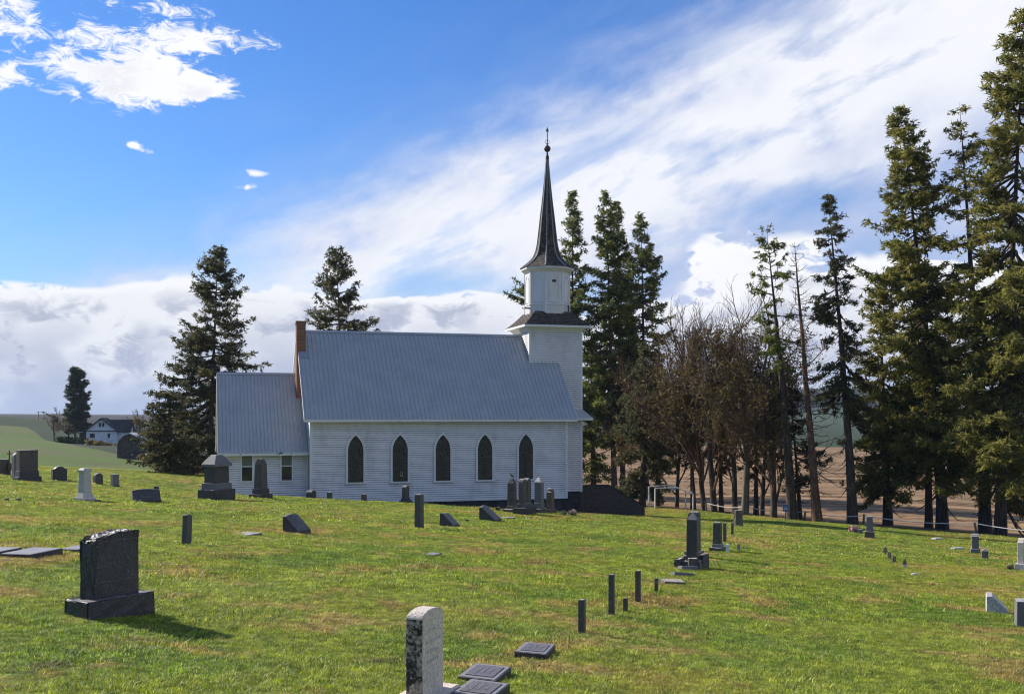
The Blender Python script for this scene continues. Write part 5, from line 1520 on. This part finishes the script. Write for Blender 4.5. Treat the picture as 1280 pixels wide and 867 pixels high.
# pair of obelisks
o, m = grave('dark stone obelisk with pale pyramid tip on a heap of broken base blocks', 866, 706, 22, 21.2)
rr = random.Random(3)
for k, (dx, dy, w, t, h, a) in enumerate([(0.0, 0.0, 0.42, 0.40, 0.16, 0), (-0.26, -0.06, 0.22, 0.20, 0.24, 18), (0.22, -0.18, 0.22, 0.12, 0.27, -25), (0.24, 0.18, 0.24, 0.16, 0.22, 30), (-0.12, 0.24, 0.26, 0.14, 0.20, -12)]):
    mb = MB(); mb.frustum((0, 0), w/2, t/2, -0.12, w/2*0.92, t/2*0.85, h); b = mb.build('base_block', S_DARK, o, bevel=0.012, rough=0.008, cuts=1, seed=k); b.location = (dx, dy, 0); b.rotation_euler = (R(rr.uniform(-5, 5)), R(rr.uniform(-5, 5)), R(a))
s_ = shaft(o, 0.235, 0.225, 0.14, 0.86, 0.0, S_BLACK, 0.93, tipw=0.93); 
mb = MB(); mb.frustum((0,0), 0.11, 0.105, 0.995, 0.012, 0.012, 1.13); mb.build('pyramid_tip', S_GREY, o)
o, m = grave('taller square-headed stone right behind the pale-tipped obelisk', 868, 694, 22, 24.5)
block(o, 0.44, 0.40, -0.15, 0.13, S_DARK, 'base', 0.96); shaft(o, 0.27, 0.25, 0.13, 0.92, 0.05, S_DARK, 0.97, tipw=0.8)
o, m = grave('square dark stone on a cracked white-edged base behind the obelisks', 897, 688, 24)
block(o, 25*m, 16*m, -0.2, 5*m, S_DARK, 'base', 0.97, 0.015, 0.008, 2); block(o, 15*m, 12*m, 5*m, 9*m, S_GREY, 'plinth', 0.95, 0.012, 0.004, 1); shaft(o, 10.5*m, 10*m, 9*m, 27*m, 2*m, S_DARK, 0.96, tipw=0.7)
simple_post('thin tall post behind the square dark stone', 906, 677, 24, 4.2, 20, S_BROWN, top='round', tpx=4); 
simple_post('thin post farthest along the row, before the brown stump stone', 915.5, 669, 16, 3, 20, S_BROWN, tpx=3)
W_STAKE = plain('white_stake_paint', (0.75, 0.76, 0.78), (0.6, 0.6, 0.6), 8.0, 0.5)
simple_post('small white marker stake at the base of the square dark stone', 909.5, 690, 10, 4.5, 20, W_STAKE, name='marker_stake', cat='stake')
simple_post('small white marker stake standing clear in the grass near the square dark stone', 923.5, 688, 9, 4, 20, S_PLATE, name='marker_stake', cat='stake')
o, m = grave('rough reddish-brown stump-like stone at the lawn edge by the fence', 922.5, 657, 20, 46.0); mb = MB(); mb.lathe([(6.2*m, -0.2), (6.0*m, 3*m), (5.4*m, 12*m), (5.6*m, 17*m), (5.0*m, 20*m)], n=9); mb.build('stone', S_BROWN, o, bevel=0.01, rough=0.012, cuts=1)

# right side
o, m = grave('square pillar on a heavy cube base beside the pink flowers', 1087, 673, 20)
block(o, 15*m, 12*m, -0.2, 9.5*m, S_DARK, 'base', 0.96); shaft(o, 8.5*m, 8*m, 9.5*m, 18.5*m, 1.5*m, S_GREY, 0.93, tipw=0.75)
o, m = grave('low grey stone tucked between the pink flowers and the square pillar', 1075.5, 667, 20); block(o, 7*m, 6*m, -0.1, 6*m, S_GREY, 'stone', 0.85, 0.02)
for i, (px, py, lab) in enumerate([(1106, 692, 'upper broken stone stub of a slanting line of three in the grass'), (1111.5, 698, 'middle broken stone stub of a slanting line of three'), (1117.5, 702.5, 'lower broken stone stub of a slanting line of three')]):
    o, m = grave(lab, px, py, 30, None, 'stone_stub', 'gravestone', None, (0, 18)); block(o, 5.2*m, 4*m, -0.12, 8*m, S_BROWN, 'stone', 0.8, 0.01, 0.006, 1, seed=i)
o, m = grave('little pointed stub with a white footing near the three broken stubs', 1131, 709, 25); block(o, 6*m, 5*m, -0.1, 4*m, S_WHITE, 'footing', 0.9); shaft(o, 4.5*m, 4*m, 4*m, 8*m, 4*m, S_BROWN, 0.9)
o, m = grave('small white block lying on the grass below the three stubs', 1143, 719, 60); block(o, 8.5*m, 5*m, -0.06, 3*m, S_WHITE, 'stone', 0.9, 0.015)
o, m = grave('grey squared headstone with a smaller stone at its side near the fence', 1219, 691, 22); block(o, 15*m, 11*m, -0.15, 6*m, S_GREY, 'base', 0.96); tablet(o, 11*m, 8*m, 18.5*m, 6*m, 'serp', S_GREY)
o, m = grave('stubby grey stone with peaked top beside the squared headstone', 1231, 698.5, 22); mb = MB(); mb.frustum((0,0), 4.8*m, 4*m, -0.12, 4.6*m, 3.8*m, 10.5*m); mb.frustum((0,0), 4.6*m, 3.8*m, 10.501*m, 0.8*m, 0.8*m, 14*m); mb.build('stone', S_GREY, o, bevel=0.01)
o, m = grave('white marble headstone on a white base under the hanging fir boughs', 1277, 712, 36); block(o, 26*m, 12*m, -0.15, 9*m, S_WHITE, 'base', 0.97); tablet(o, 15*m, 7*m, 31*m, 9*m, 'serp', S_MOTTLE)
o = slant('white marble slant stone with carved letters on its upright lit side', 1246, 766, 0.36, 0.31, 0.30, 22, S_WHITE, S_MOTTLE, top='round')
o, m = grave('grey square stone with a white scratch at the right edge of the lawn', 1282, 782, 20); block(o, 0.32, 0.26, -0.12, 0.36, S_GREY, 'stone', 0.95, 0.012); 
flat_marker('pale flat stone near the fence posts, farther from the squared headstone', 1171, 674.5, 0.36, 0.26, 70, None, S_WHITE, S_WHITE, 0.09, plaque=False)
flat_marker('pale flat stone near the fence, closer to the squared headstone', 1197, 686.5, 0.44, 0.2, 70, None, S_WHITE, S_WHITE, 0.07, plaque=False)
# left background
for px, lab in ((8, 'tiny dark stub stone at the edge of the yard'), (23, 'tiny dark stub stone nearer the white column')):
    o, m = grave(lab, px, 626, 40); block(o, 6*m, 5*m, -0.1, 4*m, S_BROWN, 'stone', 0.85, 0.012)
o, m = grave('broad grey headstone on a dark stepped base at the crest of the lawn', 34, 599, 40, 47.0)
block(o, 30*m, 16*m, -0.2, 6*m, S_BLACK, 'base', 0.97); block(o, 25*m, 12*m, 6*m, 13*m, S_BLACK, 'plinth', 0.96); tablet(o, 23*m, 9*m, 26*m, 13*m, 'flat', S_DARK)
o, m = grave('narrow grey headstone standing behind the broad headstone on the crest', 22, 593, 40, 49.0); block(o, 14*m, 9*m, -0.2, 4*m, S_DARK, 'base', 0.97); tablet(o, 12*m, 7*m, 28*m, 4*m, 'round', S_GREY)
o, m = grave('squat dark headstone with rough shoulders alone on the crest', 74, 594, 50, 49.5); tablet(o, 17*m, 8*m, 22*m, -0.15, 'serp', S_BLACK, 'slab', 0.02, 0.006, 1)
o, m = grave('small dark tablet on the crest nearer the squat headstone', 122.5, 599, 40, 51.0); tablet(o, 10*m, 6*m, 17*m, -0.12, 'round', S_DARK)
o, m = grave('upright grey tablet on the crest nearer the fir', 143.5, 600, 40, 51.0); block(o, 11*m, 8*m, -0.12, 3*m, S_BLACK, 'base', 0.97); tablet(o, 8*m, 6*m, 14*m, 3*m, 'flat', S_GREY)
simple_post('grey grave post on the crest in front of the spreading fir', 195.5, 607, 13, 5, 20, S_DARK, Y=50.0)
o, m = grave('dark stone with a cross-shaped iron ornament at the far left of the crest', 3, 588, 40, 54.0); block(o, 16*m, 12*m, -0.2, 7*m, S_BLACK, 'base', 0.95); tablet(o, 15*m, 8*m, 12*m, 7*m, 'flat', S_DARK)
mb = MB(); mb.tube([(5*m, -8*m, -0.1), (5*m, -8*m, 30*m)], 0.03, 6); mb.tube([(2*m, -8*m, 26*m), (8.5*m, -8*m, 26*m)], 0.03, 6)
for k in range(14): mb.box((5*m + rr.uniform(-3, 3)*m, -8*m + rr.uniform(-2, 2)*m, rr.uniform(4, 15)*m), (5*m + rr.uniform(-3, 3)*m, -8*m + rr.uniform(-2, 2)*m, rr.uniform(4, 15)*m))
tag(mb.build('iron_cross', RUST, o), kind='stuff')

# flower bunches
def flowers(label, px, py, rpx, cols, Y=None, seed=1):
    g, Y = spot(px, py, Y); m = Y / F
    o = empty('flower_bunch', g); tag(o, label, 'flowers')
    rng = np.random.default_rng(seed)
    for nm, c, n, lo, hi in (('leaves', (0.05, 0.08, 0.03), 60, 0.0, 0.8), ('blooms', cols[0], 42, 0.3, 1.5), ('blooms', cols[1], 30, 0.3, 1.6)):
        C = rng.normal(0, 0.45, (n, 3)) * rpx * m; C[:, 2] = rng.uniform(lo, hi, n) * rpx * m
        V, Fq = clumps_np(C, rng.normal(0, 1, (n, 3)), np.full(n, rpx*m*0.55), rng, ) if False else clumps_np(C, rng.normal(0, 1, (n, 3)), np.full(n, rpx*m*0.6), np.full(n, rpx*m*0.5), rng)
        tag(link(nm, np_mesh(nm, V, Fq, plain(nm + '_petal', c, None, rough=0.8)), o), kind='stuff')
flowers('pink and white flower bunch near the square pillar by the fence', 1067, 666, 6, ((0.55, 0.22, 0.25), (0.65, 0.52, 0.48)), seed=2)
flowers('pale pink flower bunch on the grass by the tower foot', 716, 634, 4.5, ((0.60, 0.38, 0.36), (0.55, 0.45, 0.40)), 46.5, seed=3)
flowers('grey-white flower bunch next to the pale pink one by the tower', 704, 635, 3.8, ((0.30, 0.28, 0.27), (0.36, 0.30, 0.28)), 46.0, seed=4)
flowers('faded red flower bunch at the wall left of the tall stones', 622, 634, 3, ((0.22, 0.09, 0.07), (0.25, 0.14, 0.10)), 47.0, seed=5)
flowers('dried brown flower bunch beside the white base under the boughs', 1263, 712, 4.5, ((0.30, 0.18, 0.12), (0.40, 0.30, 0.22)), seed=6)

# ---------------------------------------------------------------- rope fence, railing, sign
WOOD = plain('weathered_post', (0.085, 0.066, 0.050), (0.17, 0.145, 0.12), 9.0, 0.9, bmp=0.5)
ROPE = plain('white_rope', (0.78, 0.76, 0.72), (0.6, 0.58, 0.55), 30.0, 0.8)
fence = empty('rope_fence', (0, 0, 0)); tag(fence, 'low rope fence on short wooden posts along the lawn edge', 'fence')
fpts = []
for y_ in (38.0, 46.5, 51.9, 56.4, 60.2, 63.0, 66.2, 69.0):
    x_ = float(fence_x(y_)); fpts.append(Vector((x_, y_, H1(x_, y_))))
fence.location = fpts[3]
loc = fence.location
for i, p in enumerate(fpts):
    mb = MB(); h = 0.62 + 0.06 * math.sin(i * 2.1); l = 0.06 * math.sin(i * 1.7)
    mb.tube([p - loc - Vector((l, 0, 0.25)), p - loc + Vector((0, 0, h * 0.5)), p - loc + Vector((l, 0.02, h))], [0.065, 0.062, 0.058], 7); mb.build('post', WOOD, fence)
for i in range(len(fpts) - 1):
    a = fpts[i] - loc + Vector((0, 0, 0.58)); b = fpts[i+1] - loc + Vector((0, 0, 0.58))
    mb = MB(); mb.tube([a.lerp(b, t) - Vector((0, 0, 0.16 * 4 * t * (1 - t))) for t in np.linspace(0, 1, 12)], 0.023, 5); mb.build('rope', ROPE, fence)
# white pipe railing at the foot of the stair
rail = empty('pipe_railing', (0, 0, 0)); tag(rail, 'white pipe stair railing with a small white notice board near the cedar', 'railing')
PW = plain('white_pipe_paint', (0.78, 0.78, 0.78), (0.66, 0.66, 0.66), 6.0, 0.5)
rail.location = ground_at(838, 72.0); loc = rail.location
def rp(px, py, Y): return Vector(ray(px, py, Y)) - loc
for px, py0, py1, Y in ((811, 608, 634, 72), (819, 610, 635, 71), (857, 614, 641, 71.5), (866.5, 617, 642, 70.5)):
    mb = MB(); mb.tube([rp(px, py1 + 4, Y), rp(px, py0, Y)], 0.055, 8); mb.build('post', PW, rail)
mb = MB(); mb.tube([rp(811, 608, 72), rp(840, 605.5, 72), rp(857, 614, 71.5), rp(868, 615, 71)], 0.035, 8); mb.build('handrail', PW, rail)
mb = MB(); mb.tube([rp(819, 610, 71), rp(845, 609, 71), rp(866.5, 617, 70.5)], 0.035, 8); mb.build('handrail', PW, rail)
a = rp(832, 613, 73); mb = MB(); mb.box((a.x, a.y, a.z), (a.x + 0.75, a.y + 0.05, a.z + 0.34)); mb.build('notice_board', PW, rail)
# small blue sign
g = ground_at(982, 61.3); sg = empty('blue_sign', g); tag(sg, 'small blue sign on a stake in front of the fir trunks', 'sign')
mb = MB(); mb.box((-0.03, 0.0, -0.2), (0.03, 0.06, 0.95)); mb.build('stake', WOOD, sg)
mb = MB(); mb.box((-0.17, -0.025, 0.50), (0.17, -0.001, 0.92)); mb.build('board', plain('sign_blue', (0.045, 0.085, 0.27), (0.07, 0.12, 0.32), 8.0, 0.4), sg, bevel=0.006)
mb = MB(); mb.box((-0.11, -0.029, 0.64), (0.11, -0.0255, 0.67)); mb.box((-0.11, -0.029, 0.72), (0.11, -0.0255, 0.75)); tag(mb.build('print_line', PW, sg), kind='stuff')

# ---------------------------------------------------------------- farmstead beyond the crop field
def farm():
    WH = plain('farmhouse_paint', (0.80, 0.80, 0.80), (0.62, 0.62, 0.62), 1.2, 0.7, detail=7.0)
    RD = plain('dark_asphalt_roof', (0.035, 0.034, 0.036), (0.055, 0.052, 0.05), 2.0, 0.9)
    BR = plain('old_barn_board', (0.060, 0.045, 0.040), (0.115, 0.088, 0.075), 1.5, 0.9)
    HG = plain('barn_trim', (0.42, 0.40, 0.40), None, rough=0.8)
    # farmhouse: gabled wing facing us, long roof behind to the right
    Y = 258.0; g = ground_at(132, Y); g.z = EYE - (553 - HZ) / F * Y; m = Y / F
    h = empty('farmhouse', g, R(10)); tag(h, 'white farmhouse with dark gabled roof across the green crop field', 'house')
    mb = MB(); mb.prism([(-23*m, -2), (13*m, -2), (13*m, 15*m), (-5*m, 29*m), (-23*m, 15*m)], 0, 34*m); mb.build('wall', WH, h)
    mb = MB(); mb.box((13*m - 0.02, 10*m, -2), (27*m, 34*m, 15*m)); mb.build('wing_wall', WH, h)
    mb = MB()
    for s in (-1, 1):
        x0, x1 = -5*m, -5*m + s*21*m
        mb.mesh([(x0, -2.5*m, 29.5*m), (x1, -2.5*m, 13*m), (x1, 36*m, 13*m), (x0, 36*m, 29.5*m), (x0, -2.5*m, 31*m), (x1, -2.5*m, 14.5*m), (x1, 36*m, 14.5*m), (x0, 36*m, 31*m)], [(0,1,2,3),(4,7,6,5),(0,4,5,1),(1,5,6,2),(3,2,6,7)])
    rf = mb.build('roof', RD, h)
    mb = MB(); zc, ze = 28.6*m, 14.5*m
    mb.mesh([(-5*m, 22*m, zc), (29*m, 22*m, zc), (29*m, 8*m, ze), (-5*m, 8*m, ze), (29*m, 36*m, ze), (-5*m, 36*m, ze), (29*m, 22*m, zc - 0.3), (29*m, 8*m, ze - 0.3), (29*m, 36*m, ze - 0.3), (-5*m, 8*m, ze - 0.3)], [(3,2,1,0),(0,1,4,5),(2,7,6,1),(1,6,8,4),(3,9,7,2)]); mb.build('wing_roof', RD, h)
    mb = MB(); mb.mesh([(27*m, 10*m, 14.6*m), (27*m, 34*m, 14.6*m), (27*m, 22*m, 28*m)], [(0,1,2)]); mb.build('wing_gable', WH, h)
    mb = MB(); mb.box((-24*m, -0.25, 14.2*m), (14*m, -0.02, 15.2*m)); mb.build('belt_course', RD, h)
    for x, z, w_, hh in ((-8*m, 20*m, 2.6*m, 5*m), (-4*m, 20*m, 2.6*m, 5*m), (-18.5*m, 6.5*m, 5.8*m, 5*m), (2.5*m, 6.5*m, 3*m, 5*m)):
        mb = MB(); mb.box((x - 0.1, -0.12, z - 0.1), (x + w_ + 0.1, -0.01, z + hh + 0.1)); f = mb.build('window', WH, h)
        mb = MB(); mb.box((x, -0.16, z), (x + w_, -0.121, z + hh)); mb.build('pane', GLASS, f)
    for y in (13, 24):
        mb = MB(); mb.box((27*m + 0.01, y*m, 4*m), (27*m + 0.1, (y+4)*m, 10*m)); mb.build('window', GLASS, h)
    mb = MB(); mb.mesh([(-36*m, 2*m, 12*m), (-23*m, 2*m, 14*m), (-23*m, 18*m, 14*m), (-36*m, 18*m, 12*m), (-36*m, 2*m, 12.8*m), (-23*m, 2*m, 14.8*m), (-23*m, 18*m, 14.8*m), (-36*m, 18*m, 12.8*m)], [(0,3,2,1),(4,5,6,7),(0,1,5,4),(1,2,6,5),(2,3,7,6),(3,0,4,7)]); mb.build('porch_roof', HG, h)
    for y in (3, 17):
        mb = MB(); mb.box((-35*m, y*m, -1.5), (-34.2*m, (y+0.8)*m, 12.1*m)); mb.build('porch_post', WH, h)
    mb = MB(); mb.box((-34*m, 16.5*m, -1.5), (-23*m, 17*m, 12*m)); mb.build('porch_wall', BR, h)
    # gambrel barn
    Y = 192.0; g = ground_at(162, Y); m = Y / F; g.z = EYE - (573 - HZ) / F * Y
    b = empty('gambrel_barn', g, R(6)); tag(b, 'weathered purple-brown barn with a curved gambrel roof below the farmhouse', 'barn')
    pr = [(-15*m, -1.5), (15*m, -1.5), (15*m, 17*m), (12.4*m, 22.5*m), (7*m, 28*m), (0, 31.0*m), (-7*m, 28*m), (-12.4*m, 22.5*m), (-15*m, 17*m)]
    mb = MB(); mb.prism(pr, 0, 34*m); mb.build('wall', BR, b)
    mb = MB()
    for i in range(40):
        x = -15*m + i * 0.75*m; top = float(np.interp(x / m, [-15, -12.4, -7, 0, 7, 12.4, 15], [17, 22.5, 28, 31, 28, 22.5, 17])) * m
        mb.box((x, -0.04 - 0.02 * (i % 3), -1.2), (x + 0.68*m, 0.0, top - 0.05))
    tag(mb.build('wall_board', BR, b), kind='stuff')
    out = [(15.8*m, 16*m), (13.2*m, 23.3*m), (7.4*m, 29.1*m), (0, 32.3*m), (-7.4*m, 29.1*m), (-13.2*m, 23.3*m), (-15.8*m, 16*m)]
    inn = [(15.1*m, 16*m), (12.5*m, 22.7*m), (7*m, 28.2*m), (0, 31.2*m), (-7*m, 28.2*m), (-12.5*m, 22.7*m), (-15.1*m, 16*m)]
    mb = MB()
    for i in range(6):
        for (y0, y1) in ((-0.45, 35*m),):
            mb.face([(*[out[i][0]], y0, out[i][1]), (out[i+1][0], y0, out[i+1][1]), (inn[i+1][0], y0, inn[i+1][1]), (inn[i][0], y0, inn[i][1])])
            mb.face([(out[i][0], y0, out[i][1]), (out[i][0], y1, out[i][1]), (out[i+1][0], y1, out[i+1][1]), (out[i+1][0], y0, out[i+1][1])])
            mb.face([(inn[i][0], y0, inn[i][1]), (inn[i+1][0], y0, inn[i+1][1]), (inn[i+1][0], y1, inn[i+1][1]), (inn[i][0], y1, inn[i][1])])
    mb.build('roof', HG, b)
    mb = MB(); mb.box((-1.6*m, -0.16, 21*m), (1.6*m, -0.085, 25*m)); mb.build('hay_door', GLASS, b)
    mb = MB(); mb.box((2.5*m, -0.16, 4*m), (4*m, -0.085, 6*m)); mb.build('small_window', HG, b)
    mb = MB(); mb.prism([(15*m, -1.5), (25*m, -1.5), (25*m, 13*m), (15.01*m, 18*m)], 3*m, 30*m); mb.build('lean_to', BR, b)
    # white car by the house
    Y = 255.0; g = ground_at(184, Y); m = 1.0; g.z = EYE - (551 - HZ) / F * Y
    c = empty('parked_car', g, R(0)); tag(c, 'small white car parked beyond the barn beside the farmhouse', 'car')
    mb = MB(); mb.prism([(-2.1, 0.3), (2.1, 0.3), (2.1, 0.8), (1.2, 0.95), (0.7, 1.4), (-1.0, 1.4), (-1.8, 0.95), (-2.1, 0.9)], 0, 1.7); mb.build('body', PW, c, bevel=0.08)
    mb = MB(); mb.prism([(-1.6, 0.95), (0.95, 0.95), (0.6, 1.34), (-0.95, 1.34)], -0.02, 1.72); mb.build('side_window', GLASS, c)
    for x in (-1.3, 1.3):
        for y in (0.0, 1.5):
            mb = MB(); mb.lathe([(0.32, -0.1), (0.34, 0), (0.32, 0.1)], n=12); w_ = mb.build('wheel', LEAD, c); w_.rotation_euler = (R(90), 0, 0); w_.location = (x, y + 0.1, 0.32)
    # farm trees
    for px, Y, pty, rad_, sd, lab in ((94, 266, 459, 15, 81, 'tall dark conifer, one of a tight pair beside the farmhouse'), (100, 270, 462, 14, 82, 'tall dark conifer, one of a tight pair beside the farmhouse')):
        g = Vector(ray(px, 545, Y)); hgt = EYE + (HZ - pty) / F * Y - g.z
        conifer('conifer_tree', 'tall dark conifer of the tight pair beside the farmhouse', g, hgt, (0, 0), 2.0, rad_ * Y / F, sd, N_DARK, trunk_r=0.35, whorl=0.55, per=6, shape=0.4, elev=(-20, 30), sag=0.3, clump=0.55, gaps=0.1, group='pair of conifers by the farmhouse')
    for px, py, Y, pty, sd, lab in ((68, 548, 248, 508, 83, 'spreading leafless tree at the edge of the crop field left of the farmhouse'), (176, 553, 262, 511, 84, 'leafless tree behind the farmhouse, right of its roof'), (197, 560, 240, 520, 85, 'leafless tree between the barn and the spreading fir'), (86, 545, 262, 528, 86, 'low leafless bush at the foot of the conifer pair')):
        g = Vector(ray(px, py, Y)); hgt = EYE + (HZ - pty) / F * Y - g.z
        bare_tree('bare_tree', lab, g, hgt, sd, BARK_R, 0.62, (0, 0), 0.24, 4, 0.12, 0.12, N_BROWN, 500, None, 0.035, 4, (0.3, 1.0), 0.5)
    # dark hedge and rough bank in front of the house
    rng = np.random.default_rng(5)
    def hedge(name, label, px0, px1, py, Y, hgt, n, mat_):
        t = rng.uniform(0, 1, n)
        x = (px0 + (px1 - px0) * t - CX) / F * Y
        yy = Y + rng.normal(0, 1.2, n)
        zb = EYE - (py(px0 + (px1 - px0) * t) - HZ) / F * Y
        C = np.stack([x, yy, zb + rng.uniform(-0.4, 1, n) * hgt * (0.6 + 0.4*np.sin(t*23 + 1))], 1)
        c0 = Vector(C.mean(0)); 
        V, Fq = clumps_np(C - np.array(c0), rng.normal(0, 1, (n, 3)), rng.uniform(0.4, 0.9, n), rng.uniform(0.3, 0.6, n), rng)
        o = link(name, np_mesh(name, V, Fq, mat_)); o.location = c0
        tag(o, label, 'hedge')
        return o
    tag(hedge('hedge', 'dark scrubby bank below the farmhouse left of the barn', 112, 152, lambda p: 556 + (p - 112) * 0.18, 235, 1.2, 2600, N_BROWN), kind='stuff')
    tag(hedge('hedge', 'dark rounded shrub mass between conifer pair and farmhouse', 74, 110, lambda p: 551 + (p - 74) * 0.06, 246, 1.1, 2200, N_DARK), kind='stuff')
    tag(hedge('hedge', 'low brush around the foot of the barn', 178, 215, lambda p: 574 - (p - 178) * 0.1, 180, 0.9, 1600, N_BROWN), kind='stuff')
    # woods on the far hills to the right
    n = 9000
    pxs = np.concatenate([rng.uniform(760, 1400, n // 2), rng.normal(1025, 45, n // 4), rng.normal(880, 60, n // 4)])
    Ys = rng.uniform(1350, 1850, n)
    X = (pxs - CX) / F * Ys
    Z = H(X, Ys)
    C = np.stack([X, Ys, Z + rng.uniform(0, 11, n)], 1)
    V, Fq = clumps_np(C, rng.normal(0, 0.4, (n, 3)) + np.array([0, 0, 1.0]), rng.uniform(7, 14, n), rng.uniform(8, 15, n), rng)
    o = link('distant_woodland', np_mesh('distant_woodland', V, Fq, N_DARK)); tag(o, 'dark wooded ridge on the hills beyond the stubble field', 'woodland', kind='stuff')
    # power poles on the skyline, left
    for px in (48, 55):
        Y = 420.0; g = Vector(ray(px, 528, Y)); p = empty('utility_pole', g); tag(p, 'thin utility pole on the skyline beyond the crop field', 'pole', 'utility poles on the left skyline')
        mb = MB(); mb.tube([(0, 0, -1), (0, 0, 4.6)], [0.16, 0.12], 6); mb.build('pole', WOOD, p)
        mb = MB(); mb.box((-0.9, -0.06, 4.1), (0.9, 0.06, 4.25)); mb.build('crossarm', WOOD, p)
farm()

# ---------------------------------------------------------------- grass blades on the lawn
def grass():
    MATB = mat_blade()
    coll = bpy.data.collections.new('grass_tufts')
    rng = np.random.default_rng(21)
    def tuft(rad_, n, h, wd):
        V, Fq = [], []
        for i in range(n):
            a = rng.uniform(0, 2*np.pi); r_ = rad_ * math.sqrt(rng.random())
            p = np.array([r_*math.cos(a), r_*math.sin(a), -0.01])
            d = rng.uniform(0, 2*np.pi); ln = rng.uniform(0.2, 1.1)
            hh = h * rng.uniform(0.45, 1.25)
            w_ = wd * rng.uniform(0.7, 1.3)
            s = np.array([-math.sin(d), math.cos(d), 0]) * w_
            f = np.array([math.cos(d), math.sin(d), 0]) * hh * ln
            m_ = p + f * 0.35 + np.array([0, 0, hh * 0.62]); t = p + f + np.array([0, 0, hh * (1.0 - 0.25*ln)])
            b = len(V)
            V += [p - s, p + s, m_ + s*0.8, m_ - s*0.8, t + s*0.15, t - s*0.15]
            Fq += [(b, b+1, b+2, b+3), (b+3, b+2, b+4, b+5)]
        return np_mesh('grass_tuft', np.array(V), np.array(Fq), MATB)
    kinds = [(0.055, 22, 0.036, 0.0022)]*4 + [(0.11, 34, 0.040, 0.0036)]*4 + [(0.22, 46, 0.045, 0.0075)]*4
    for k, a in enumerate(kinds):
        o = bpy.data.objects.new('grass_tuft_%02d' % k, tuft(*a)); coll.objects.link(o)
    pts, idx = [], []
    for y0, y1, dens, k0 in ((4.5, 13.5, 430, 0), (13.5, 28, 125, 4), (28, 62, 30, 8), (62, 82, 16, 8)):
        area_pts = int(dens * (y1 - y0) * (y0 + y1) / 2 * 1.08)
        area_pts = int(area_pts * 1.2); y = np.sqrt(rng.uniform(y0**2, y1**2, area_pts)); x = rng.uniform(-1, 1, area_pts) * (0.54 * y + 1.4)
        ok = x < fence_x(y) - 0.1
        u, v = church_uv(x, y)
        ok &= ~((v > -0.3) & (u > UA - 0.3) & (u < 12))
        pts.append(np.stack([x[ok], y[ok]], 1)); idx.append(k0 + rng.integers(0, 4, ok.sum()))
    XY = np.concatenate(pts); I = np.concatenate(idx)
    Z = H(XY[:, 0], XY[:, 1])
    n = len(XY)
    me = bpy.data.meshes.new('grass'); me.vertices.add(n)
    me.vertices.foreach_set('co', np.stack([XY[:, 0], XY[:, 1], Z], 1).astype(np.float32).ravel())
    for nm, ty, val in (('idx', 'INT', I.astype(np.int32)), ('rz', 'FLOAT', rng.uniform(0, 6.28, n).astype(np.float32)), ('sc', 'FLOAT', (rng.uniform(0.55, 1.25, n) * (0.72 + 0.55 * (0.5 + 0.5 * np.sin(XY[:, 0] * 2.1 + 1.7 * np.sin(XY[:, 1] * 1.3)) * np.sin(XY[:, 1] * 1.9 + 1.3 * np.sin(XY[:, 0] * 1.1)))) * np.where(rng.random(n) < 0.025, 1.7, 1.0)).astype(np.float32))):
        a = me.attributes.new(nm, ty, 'POINT'); a.data.foreach_set('value', val)
    me.update()
    o = link('grass', me); o['kind'] = 'stuff'
    tag(o, 'short patchy green and straw-coloured grass of the churchyard lawn', 'grass')
    ng = bpy.data.node_groups.new('grass_scatter', 'GeometryNodeTree')
    ng.interface.new_socket('Geometry', in_out='INPUT', socket_type='NodeSocketGeometry')
    ng.interface.new_socket('Geometry', in_out='OUTPUT', socket_type='NodeSocketGeometry')
    gi = ng.nodes.new('NodeGroupInput'); go = ng.nodes.new('NodeGroupOutput')
    ci = ng.nodes.new('GeometryNodeCollectionInfo'); ci.inputs[0].default_value = coll
    ci.inputs['Separate Children'].default_value = True; ci.inputs['Reset Children'].default_value = True
    ip = ng.nodes.new('GeometryNodeInstanceOnPoints'); ip.inputs['Pick Instance'].default_value = True
    def attr(nm, ty):
        a = ng.nodes.new('GeometryNodeInputNamedAttribute'); a.data_type = ty; a.inputs[0].default_value = nm
        return a.outputs[0]
    cx = ng.nodes.new('ShaderNodeCombineXYZ'); ng.links.new(attr('rz', 'FLOAT'), cx.inputs[2])
    ng.links.new(gi.outputs[0], ip.inputs['Points']); ng.links.new(ci.outputs[0], ip.inputs['Instance'])
    ng.links.new(attr('idx', 'INT'), ip.inputs['Instance Index'])
    ng.links.new(cx.outputs[0], ip.inputs['Rotation']); ng.links.new(attr('sc', 'FLOAT'), ip.inputs['Scale'])
    ng.links.new(ip.outputs[0], go.inputs[0])
    md = o.modifiers.new('scatter', 'NODES'); md.node_group = ng
grass()
# ---------------------------------------------------------------- thin haze over the far fields
def haze():
    m = bpy.data.materials.new('haze_air'); m.use_nodes = True; m.node_tree.nodes.clear()
    w = NT(m.node_tree)
    v = w.node('ShaderNodeVolumePrincipled'); o = w.node('ShaderNodeOutputMaterial')
    v.inputs['Color'].default_value = (0.62, 0.76, 1.0, 1); v.inputs['Density'].default_value = 0.00011; v.inputs['Anisotropy'].default_value = 0.0
    w.l.new(v.outputs[0], o.inputs['Volume'])
    mb = MB(); mb.box((-7200, -7200, -60), (7200, 7200, 190)); h = mb.build('haze', m); h['kind'] = 'stuff'
haze()
